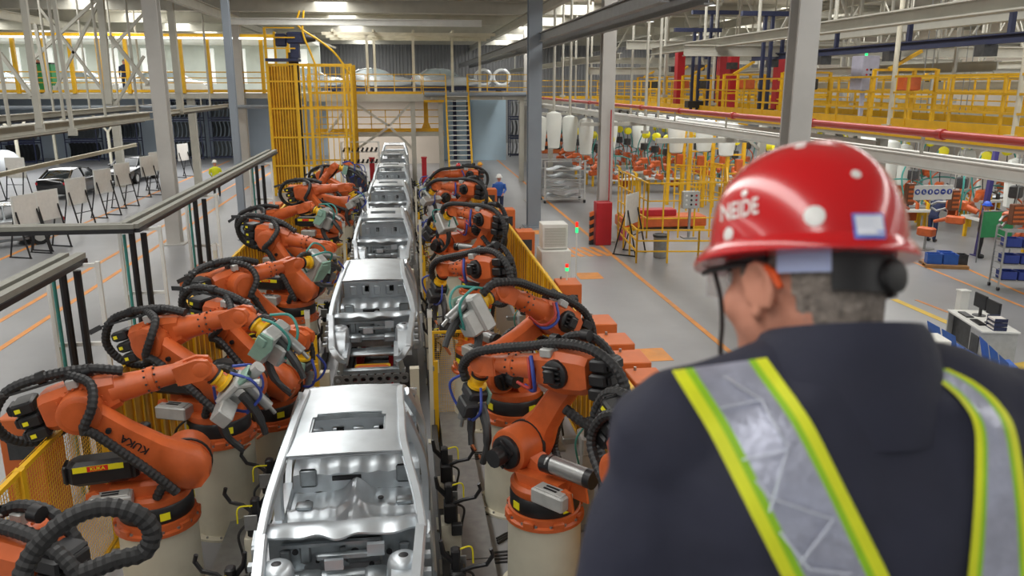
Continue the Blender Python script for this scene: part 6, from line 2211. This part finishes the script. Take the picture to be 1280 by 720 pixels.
# ================================================================ the worker in the foreground
def bear(a):
    a = math.radians(a)
    return V((math.sin(a), math.cos(a), 0)), V((math.cos(a), -math.sin(a), 0))
NB = cam_point(1058, 446, 1.0)              # base of the neck
fb, rb = bear(6)
BODY_M = Matrix(((rb.x, fb.x, 0, NB.x), (rb.y, fb.y, 0, NB.y), (0, 0, 1, NB.z), (0, 0, 0, 1)))
FLOOR_Z = NB.z-1.47
HC = cam_point(1005, 340, 1.06)             # centre of the skull
los = V((HC.x, HC.y, 0)).normalized()
hf0, hr0 = bear(-20)
left = V((-los.y, los.x, 0))
hu = (V((0, 0, 1))+los*math.tan(math.radians(19))+left*math.tan(math.radians(5))).normalized()
hf = (hf0-hu*hf0.dot(hu)).normalized()
hr = hf.cross(hu).normalized()
HEAD_M = Matrix(((hr.x, hf.x, hu.x, HC.x), (hr.y, hf.y, hu.y, HC.y), (hr.z, hf.z, hu.z, HC.z), (0, 0, 0, 1)))
root = thing('person', 'large worker seen from behind, red hard hat, dark navy jacket, lime and silver vest straps', 'person', (NB.x, NB.y, FLOOR_Z))
ROOT_I = Matrix.Translation(-V((NB.x, NB.y, FLOOR_Z)))
def here(M):
    return ROOT_I @ M
BM_, HM_ = here(BODY_M), here(HEAD_M)

# body: head, neck, trunk, arms and hands as one surface
def head_shapes(g):
    g.ball((0, 0, .0), (.080, .104, .105), 24, 16, HM_)
    g.ball((0, .020, -.055), (.075, .080, .078), 20, 12, HM_)
    g.ball((0, .040, -.095), (.058, .054, .048), 16, 10, HM_)
    g.ball((0, .083, -.122), (.024, .020, .018), 12, 8, HM_)
    for s in (-1, 1):
        g.ball((s*.045, .060, -.042), (.030, .032, .034), 12, 8, HM_)
        g.ball((s*.035, .092, .018), (.028, .012, .008), 12, 8, HM_)
        # ear: outer rim, lobe and bowl
        ear = [(s*.083, .012+.0*k, -.012) for k in range(1)]
        pts = []
        for k in range(13):
            a = -.9+k*4.6/12
            pts.append((s*(.088+.006*math.sin(a)), -.004-.020*math.cos(a), -.030+.032*math.sin(a)))
        g.tube(pts, .0065, 8, M=HM_)
        g.ball((s*.083, -.002, -.030), (.008, .017, .027), 10, 8, HM_)
        g.ball((s*.084, .004, -.060), (.007, .009, .010), 8, 6, HM_)
    g.tube([(0, .098, .012), (0, .112, -.018), (0, .122, -.042), (0, .108, -.052)], [.010, .013, .016, .012], 10, M=HM_)
    for s in (-1, 1):
        g.ball((s*.012, .110, -.046), (.010, .010, .008), 8, 6, HM_)
    g.ball((0, .098, -.078), (.026, .012, .006), 12, 6, HM_)
    g.ball((0, .095, -.089), (.022, .012, .006), 12, 6, HM_)
g = G()
head_shapes(g)
a = HM_ @ V((0, -.025, -.05))
b = BM_ @ V((0, .0, -.06))
g.tube([a, a*.5+b*.5, b], [.066, .064, .075], 18)
g.loft([[(c*math.cos(2*PI*j/20), d*math.sin(2*PI*j/20), z) for j in range(20)] for z, c, d in ((-.72, .16, .11), (-.55, .17, .115), (-.35, .19, .12), (-.18, .20, .115), (-.10, .15, .10), (-.05, .08, .08))], M=BM_)
HANDS = {}
for s in (-1, 1):
    sh, elb, wr = V((s*.205, .0, -.115)), V((s*.262, -.02, -.40)), V((s*.20, .20, -.52))
    g.tube([sh, (sh+elb)/2, elb, (elb+wr)/2, wr], [.055, .05, .042, .04, .028], 12, M=BM_)
    # hand resting forward: palm, four unequal fingers with two bends, thumb from the side of the palm
    d = (wr-elb).normalized()
    side = V((-s*1, 0, 0))
    dn = V((0, .15, -1)).normalized()
    pc = wr+d*.055
    g.ball(pc, (.040, .045, .020), 12, 8, BM_)
    for k, ln_ in enumerate((.075, .085, .080, .062)):
        base = wr+d*.085+side*(-.030+.020*k)*-1
        g.tube([base, base+d*ln_*.5, base+d*ln_*.78+dn*.014, base+d*ln_*.9+dn*.034], [.0095, .009, .008, .007], 7, M=BM_)
    tb = wr+d*.03+side*.03
    g.tube([tb, tb+d*.03+side*.025, tb+d*.058+side*.032+dn*.008], [.012, .011, .009], 8, M=BM_)
me = remeshed(g, 'body', .0055, 4)
me.materials.append(MATS['skin'])
link('body', me, root)

# jacket: trunk, sleeves, stand collar
g = G()
rings = []
for z, c, d, y in ((-.74, .245, .165, .01), (-.60, .238, .160, .01), (-.42, .246, .160, .0), (-.28, .256, .158, -.01), (-.18, .252, .148, -.012), (-.12, .242, .134, -.010), (-.075, .215, .122, -.004), (-.035, .148, .112, .004), (-.002, .104, .100, .006)):
    r_ = []
    for j in range(32):
        a = 2*PI*j/32
        ca, sa = math.cos(a), math.sin(a)
        k = (abs(ca)**2.5+abs(sa)**2.5)**(-1/2.5)
        r_.append((c*ca*k, y+d*sa*k, z))
    rings.append(r_)
g.loft(rings, M=BM_)
for s in (-1, 1):
    sh, elb, wr = V((s*.215, -.002, -.118)), V((s*.283, -.035, -.40)), V((s*.205, .17, -.515))
    g.ball(sh, (.082, .085, .072), 18, 12, BM_)
    q = spline([sh+V((-s*.03, 0, .01)), sh.lerp(elb, .5)+V((s*.012, -.006, 0)), elb, elb.lerp(wr, .5), wr], 5)
    n = len(q)
    g.tube(q, [(.078 if i < 6 else .076-.024*(i-6)/(n-7))*(1+.025*math.sin(i*1.7)) for i in range(n)], 18, M=BM_)
    g.tube([(s*.04, .0, -.035), (s*.12, -.004, -.058), (s*.20, -.006, -.088), (s*.232, -.006, -.125)], [.066, .074, .080, .080], 18, M=BM_)
    # creases
    for k in range(5):
        g.tube([(s*.10, -.155-.004*k, -.22-.09*k), (s*.17, -.16, -.235-.085*k), (s*.225, -.135, -.215-.09*k)], [.006, .012, .005], 8, M=BM_)
    g.tube([(s*.06, -.085, -.02), (s*.13, -.095, -.05), (s*.20, -.07, -.085)], [.014, .016, .012], 8, M=BM_)
# raised collar
prev = []
for z, c, d, y in ((-.07, .132, .124, .0), (-.02, .121, .116, .002), (.0, .114, .110, .006), (.035, .105, .104, .012), (.058, .099, .100, .018), (.068, .092, .094, .02)):
    prev.append([(c*math.cos(2*PI*j/28), y+d*math.sin(2*PI*j/28), z-max(0, z)*.55*(1+math.sin(2*PI*j/28))) for j in range(28)])
for z, c, d, y in ((.060, .083, .087, .02), (.03, .082, .086, .014), (-.02, .082, .084, .004)):
    prev.append([(c*math.cos(2*PI*j/28), y+d*math.sin(2*PI*j/28), z-max(0, z)*.55*(1+math.sin(2*PI*j/28))) for j in range(28)])
cg = G()
cg.loft(prev, M=BM_)
jm = remeshed(g, 'jacket', .0075, 22, .6)
# cloth folds: gentle displacement along the normal
no = [v.normal.copy() for v in jm.vertices]
for v, n_ in zip(jm.vertices, no):
    p = v.co
    f = noise.noise(V((p.x*9, p.y*9, p.z*5.5)))*.014+noise.noise(V((p.x*22+5, p.y*22, p.z*14)))*.0035
    v.co = p+n_*f
jm.materials.append(MATS['navy_cloth'])
jm.update()
jk = link('jacket', jm, root)
cg.build('collar', 'navy_cloth', jk, smooth=60)
jv = [v.co+V((NB.x, NB.y, FLOOR_Z)) for v in jm.vertices]
JB = BVHTree.FromPolygons(jv, [tuple(p.vertices) for p in jm.polygons])
EYE = V((0, 0, CAM_H))
def on_jacket(u, v, lift=.006):
    d = (cam_point(u, v, 1)-EYE).normalized()
    h, n, i, t = JB.ray_cast(EYE, d)
    return (h-d*lift) if h is not None else None

# trousers and boots (they stand below the frame)
g = G()
for s in (-1, 1):
    g.tube([(s*.10, 0, -.66), (s*.105, .01, -.95), (s*.11, 0, -1.38)], [.115, .088, .075], 16, M=BM_)
g.ball((0, 0, -.68), (.19, .135, .12), 18, 12, BM_)
tm = remeshed(g, 'trousers', .012, 4)
tm.materials.append(MATS['navy_cloth'])
link('trousers', tm, root)
for s in (-1, 1):
    G().loft([[(s*.11+c*math.cos(2*PI*j/14), .05+d*math.sin(2*PI*j/14)-(.05 if z > -1.40 else 0), z) for j in range(14)] for z, c, d in ((-1.47, .048, .135), (-1.445, .052, .14), (-1.41, .05, .12), (-1.37, .05, .06), (-1.30, .056, .06))], M=BM_).build('boot', 'black', root)

# vest straps laid on the jacket
mat('reflex', '#a4a7b8', .32, .35, .10, 60, .12, 90)
mat('reflex_seam', '#d5dae8', .25, .4)
def strap(rows, name, skew):
    dense = []
    for (v0, *b0), (v1, *b1) in zip(rows, rows[1:]):
        for k in range(6):
            t = k/6
            dense.append((v0+(v1-v0)*t, [p+(q-p)*t for p, q in zip(b0, b1)]))
    dense.append((rows[-1][0], rows[-1][1:]))
    off = V((NB.x, NB.y, FLOOR_Z))
    # one sheet over the whole strap, then cut into its bands
    cols = [0, .25, .5, .62, .8, 1.0, 1.2, 1.4, 1.6, 1.8, 2.0, 2.2, 2.38, 2.6, 2.8, 3.0]
    nc = len(cols)
    vs = []
    for v, b in dense:
        for c in cols:
            i = min(int(c), 2)
            uu = b[i]+(b[i+1]-b[i])*(c-i)
            vs.append(on_jacket(uu, v-skew*(uu-b[0])/(b[3]-b[0]), .007))
    for c in range(nc):
        good = [r for r in range(len(dense)) if vs[r*nc+c] is not None]
        for r in range(len(dense)):
            if vs[r*nc+c] is None:
                q = min(good, key=lambda x: abs(x-r))
                vs[r*nc+c] = vs[q*nc+c]+V((0, .012, -.004))*abs(q-r)
    for _ in range(3):
        q = [p.copy() for p in vs]
        for r in range(1, len(dense)-1):
            for i in range(nc):
                k = r*nc+i
                vs[k] = q[k]*.5+(q[k-nc]+q[k+nc])*.25
    for k, p in enumerate(vs):
        d = (p-EYE).normalized()
        h = JB.ray_cast(EYE, d)[0]
        if h is not None and (h-EYE).length < (p-EYE).length+.004:
            vs[k] = h-d*.0075
    for _ in range(2):
        q = [p.copy() for p in vs]
        for r in range(1, len(dense)-1):
            for i in range(nc):
                k = r*nc+i
                vs[k] = q[k]*.5+(q[k-nc]+q[k+nc])*.25
    vd = (V((NB.x, NB.y, NB.z))-EYE).normalized()*.004
    parent = None
    for c0, c1, m, nm in ((5, 10, 'reflex', 'reflective_band'), (0, 3, 'hivis', 'lime_edge'), (3, 5, 'hivis_green', 'green_edge'), (10, 12, 'hivis_green', 'green_edge'), (12, 15, 'hivis', 'lime_edge')):
        g = G()
        w_ = c1-c0+1
        pts = [vs[r*nc+c]-off for r in range(len(dense)) for c in range(c0, c1+1)]
        fs = [(r*w_+i, (r+1)*w_+i, (r+1)*w_+i+1, r*w_+i+1) for r in range(len(dense)-1) for i in range(w_-1)]
        n = len(pts)
        g.add(pts+[p+vd for p in pts], fs+[tuple(reversed([i+n for i in f])) for f in fs])
        o = g.build(nm, m, parent or root, smooth=80)
        if parent is None:
            o.name = name
            parent = o
    return parent
ls = strap([(463, 840, 866, 935, 958), (480, 850, 877, 946, 970), (540, 887, 916, 990, 1014), (630, 932, 960, 1035, 1058), (720, 977, 1004, 1077, 1104), (790, 1012, 1040, 1110, 1137)], 'vest_strap', 16)
rs = strap([(461, 1146, 1154, 1176, 1186), (475, 1172, 1183, 1204, 1216), (495, 1197, 1208, 1230, 1243), (520, 1215, 1227, 1249, 1263), (545, 1221, 1235, 1258, 1273), (630, 1219, 1234, 1270, 1285), (720, 1211, 1228, 1275, 1290), (790, 1200, 1218, 1275, 1292)], 'vest_strap', 0)
seams = [((952, 500), (985, 560)), ((985, 562), (962, 640)), ((928, 575), (985, 563)), ((962, 622), (1042, 650)), ((962, 622), (945, 600)), ((1012, 712), (1065, 718)), ((1012, 712), (975, 665)), ((1042, 650), (1000, 705)), ((900, 510), (952, 500)), ((952, 500), (905, 470))]
g = G()
off = V((NB.x, NB.y, FLOOR_Z))
for a, b in seams:
    p = []
    for k in range(7):
        t = k/6
        h = on_jacket(a[0]+(b[0]-a[0])*t, a[1]+(b[1]-a[1])*t, .0145)
        if h is not None:
            p.append(h-off)
    if len(p) > 2:
        g.tube(p, .0016, 5)
o = g.build('reflective_seam', 'reflex_seam', ls)
o['kind'] = 'stuff'

# hair on the back and sides of the head
hg = G()
nu, nv = 120, 76
def hairpt(u, v):
    a = 2*PI*u
    t = PI*(.10+.78*v)
    x, y, z = math.sin(t)*math.cos(a), math.sin(t)*math.sin(a), math.cos(t)
    k = 1.03+.010*noise.noise(V((x*30, y*30, z*30)))
    return (.080*k*x, .104*k*y-.001, .105*k*z-.004)
def bald(u, v):
    p = V(hairpt(u, v))
    if p.y > .035 and p.z < .06:
        return True
    if p.y > -.045 and p.z < -.012:
        return True
    if p.z < -.072-.5*max(0, -(p.y+.06)):
        return True
    return False
hg.grid(hairpt, nu, nv, 0, HM_, hole=bald)
hg.build('hair', 'hair_grey', root)
sg = G()
for i in range(900):
    u, v = RN.random(), RN.uniform(.1, .98)
    if bald(u, v):
        continue
    p = V(hairpt(u, v))
    n_ = p.normalized()
    q = p+n_*.004+V((RN.uniform(-.002, .002), -.002, -.005))
    s_ = n_.cross(V((0, 0, 1))).normalized()*.0008
    sg.add([p-s_, p+s_, q], [(0, 1, 2)], HM_)
o = sg.build('hair_strands', 'hair_grey', root, smooth=0)
o['kind'] = 'stuff'
# nape hair between cap and collar
ng = G()
def nape(u, v):
    a = -PI*.80+PI*.60*u
    p0 = V((.079*math.cos(a), .103*math.sin(a)*1.02, -.03))
    p1 = V((.064*math.cos(a), -.030+.064*math.sin(a), -.115))
    p = p0.lerp(p1, v)
    return p*1.02+V((0, 0, -.004))
ng.grid(nape, 24, 8, 0, HM_)
ng.build('nape_hair', 'hair_grey', root)
# eyes
for s in (-1, 1):
    e = G().ball((s*.032, .089, -.004), .0125, 12, 8, HM_).build('eye', 'white', root)
    G().ball((s*.032, .0985, -.004), (.006, .004, .006), 10, 6, HM_).build('iris', 'black', e)

# ---- hard hat
helm = G()
NA = 56
def hshell(a, t, k=1.0):
    """a round, t 0 at the rim to 1 at the crown"""
    c, s = math.cos(a), math.sin(a)
    r = math.sqrt(max(0, 1-t**2.5))
    z = .028+.142*t
    ridge = .004*math.exp(-(c/.18)**2)*min(1, t*2)*(1 if t < .97 else .9)
    return V((.113*c*r*k-.004, -.004+.131*s*r*k, z+ridge))
ts = [0, .06, .13, .21, .30, .40, .50, .60, .69, .77, .84, .90, .945, .975, .993, 1.0]
rings = [[hshell(2*PI*j/NA, t) for j in range(NA)] for t in ts]
def brim(e, dz):
    r = []
    for j in range(NA):
        a = 2*PI*j/NA
        c, s = math.cos(a), math.sin(a)
        pk = max(0, s)**3
        r.append(V(((.113+e)*c-.004, -.004+(.131+e+.030*pk*min(1, e/.01))*s, .028+dz-.006*pk*e/.02)))
    return r
out = [brim(.013, -.016), brim(.014, -.012), brim(.010, -.004), brim(.004, .004)]+rings
inn = [[hshell(2*PI*j/NA, t, .965)-V((0, 0, .004)) for j in range(NA)] for t in (.9, .5, .2, .02)]+[brim(.0, -.006), brim(.006, -.012), brim(.013, -.016)]
helm.loft(out, caps=True, M=HM_)
helm.loft(inn, caps=False, M=HM_)
ho = helm.build('hard_hat', 'helmet_red', root, smooth=50)
hv = []
hf_ = []
n0 = 0
for r_ in out:
    hv += [HEAD_M @ p for p in r_]
for i in range(len(out)-1):
    for j in range(NA):
        k = (j+1) % NA
        hf_.append((i*NA+j, i*NA+k, (i+1)*NA+k, (i+1)*NA+j))
HB = BVHTree.FromPolygons(hv, hf_)
def on_hat(u, v):
    d = (cam_point(u, v, 1)-EYE).normalized()
    h, n, i, t = HB.ray_cast(EYE, d)
    return h, (n if n is None or n.dot(d) < 0 else -n)
for u, v, r, nm in ((1018, 270, .0125, 'white_cap'), (911, 293, .0095, 'white_cap'), (1070, 218, .006, 'white_cap'), (1000, 183, .007, 'white_cap'), (931, 242, .005, 'white_cap')):
    h, n = on_hat(u, v)
    if h is None:
        continue
    h = h-off
    G().tube([h-n*.001, h+n*.0012, h+n*.0018], [r, r, r*.75], 16).build('vent_cap', 'helmet_white', ho)
# sticker
mat('sticker_blue', '#5f7fd8', .35)
mat('sticker_pale', '#dfe3ee', .3)
for (u0, v0, u1, v1, m, lift, nm) in ((1066, 267, 1105, 299, 'sticker_blue', .0012, 'sticker_border'), (1069, 270, 1102, 296, 'sticker_pale', .0032, 'sticker')):
    g = G()
    vs = []
    for j in range(6):
        for i in range(6):
            h, n = on_hat(u0+(u1-u0)*i/5+(j-2.5)*.8, v0+(v1-v0)*j/5)
            vs.append(h-off+n*lift)
    g.add(vs, [(j*6+i, j*6+i+1, j*6+i+7, j*6+i+6) for j in range(5) for i in range(5)])
    g.build(nm, m, ho, smooth=0)
# lettering on the left front of the shell
vs, fs = text_shape('NEIDE', .033, .0006)
g = G()
pts = []
for p in vs:
    u = 925+(p.x/.052)*27
    v = 263-(p.y/.0125)*11-(p.x/.052)*6
    h, n = on_hat(u, v)
    while h is None:
        u += 3
        h, n = on_hat(u, v)
    pts.append(h-off+n*.0015)
g.add(pts, fs)
g.build('lettering', 'helmet_white', ho, smooth=0)
# head band under the shell: pale blue pad at the side, black ratchet band at the back
mat('pad_blue', '#aebbe0', .7)
def band(a0, a1, z0, z1, e, m, nm, th=.004):
    g = G()
    n = 14
    rr = []
    for i in range(n+1):
        a = math.radians(a0+(a1-a0)*i/n)
        c, s = math.cos(a), math.sin(a)
        o_ = [((.0865+e)*c, -.002+(.111+e)*s), ((.0865+e-th)*c, -.002+(.111+e-th)*s)]
        rr.append([(o_[0][0], o_[0][1], z0), (o_[0][0], o_[0][1], z1), (o_[1][0], o_[1][1], z1), (o_[1][0], o_[1][1], z0)])
    g.loft(rr, M=HM_)
    return g.build(nm, m, ho)
band(196, 230, -.012, .03, .006, 'pad_blue', 'sweat_pad')
band(230, 350, -.034, .03, .007, 'black', 'head_band')
band(350, 548, .005, .03, .005, 'black', 'head_band')
g = G().tube([(0.012, -.115, -.014), (.012, -.128, -.014), (.012, -.131, -.014)], [.022, .020, .014], 16, M=HM_)
g.build('ratchet_knob', 'rubber', ho)
# chin strap hanging beside the face
pts = []
for u, v, d in ((893, 338, 1.10), (901, 372, 1.09), (903, 405, 1.08), (901, 435, 1.07), (903, 462, 1.06)):
    pts.append(cam_point(u, v, d)-off)
sp = spline(pts, 5)
G().loft([[p+V((-.003, 0, 0)), p+V((.003, 0, 0)), p+V((.003, .0015, 0)), p+V((-.003, .0015, 0))] for p in sp]).build('chin_strap', 'black', ho)
# safety glasses
gl = G()
gl.tube([(-.0875, -.012, .0), (-.089, .03, .004), (-.086, .085, .002), (-.078, .106, .0)], [.0035, .004, .0045, .004], 8, M=HM_)
gl.tube([(.0875, -.012, .0), (.089, .03, .004), (.086, .085, .002), (.078, .106, .0)], [.0035, .004, .0045, .004], 8, M=HM_)
gl.tube([(-.078, .106, .012), (-.03, .119, .014), (0, .121, .012), (.03, .119, .014), (.078, .106, .012)], .003, 8, M=HM_)
go = gl.build('safety_glasses', 'black', root)
mo = mat('clear_lens', '#e8eef2', .05, alpha=.28)
for s in (-1, 1):
    G().grid(lambda u, v: (s*(.008+.066*u), .120-.016*u*u, .010-.040*v), 6, 4, .0015, HM_).build('lens', 'clear_lens', go)
    mat('tip_orange', '#e2571c', .5) if 'tip_orange' not in MATS else None
    G().tube([(s*.0895, -.016, -.002), (s*.090, -.032, -.014), (s*.088, -.040, -.030)], [.0045, .0055, .004], 8, M=HM_).build('temple_tip', 'tip_orange', go)

# viewing platform he stands on
struct(G().b2((-3.5, -3.5, FLOOR_Z-.15), (4.0, 1.75, FLOOR_Z)).build('platform_floor', 'steel', smooth=0))
for x in (-3.3, 3.8):
    for y in (-3.2, 1.4):
        struct(G().b2((x-.1, y-.1, 0), (x+.1, y+.1, FLOOR_Z-.15)).build('platform_column', 'column', smooth=0))
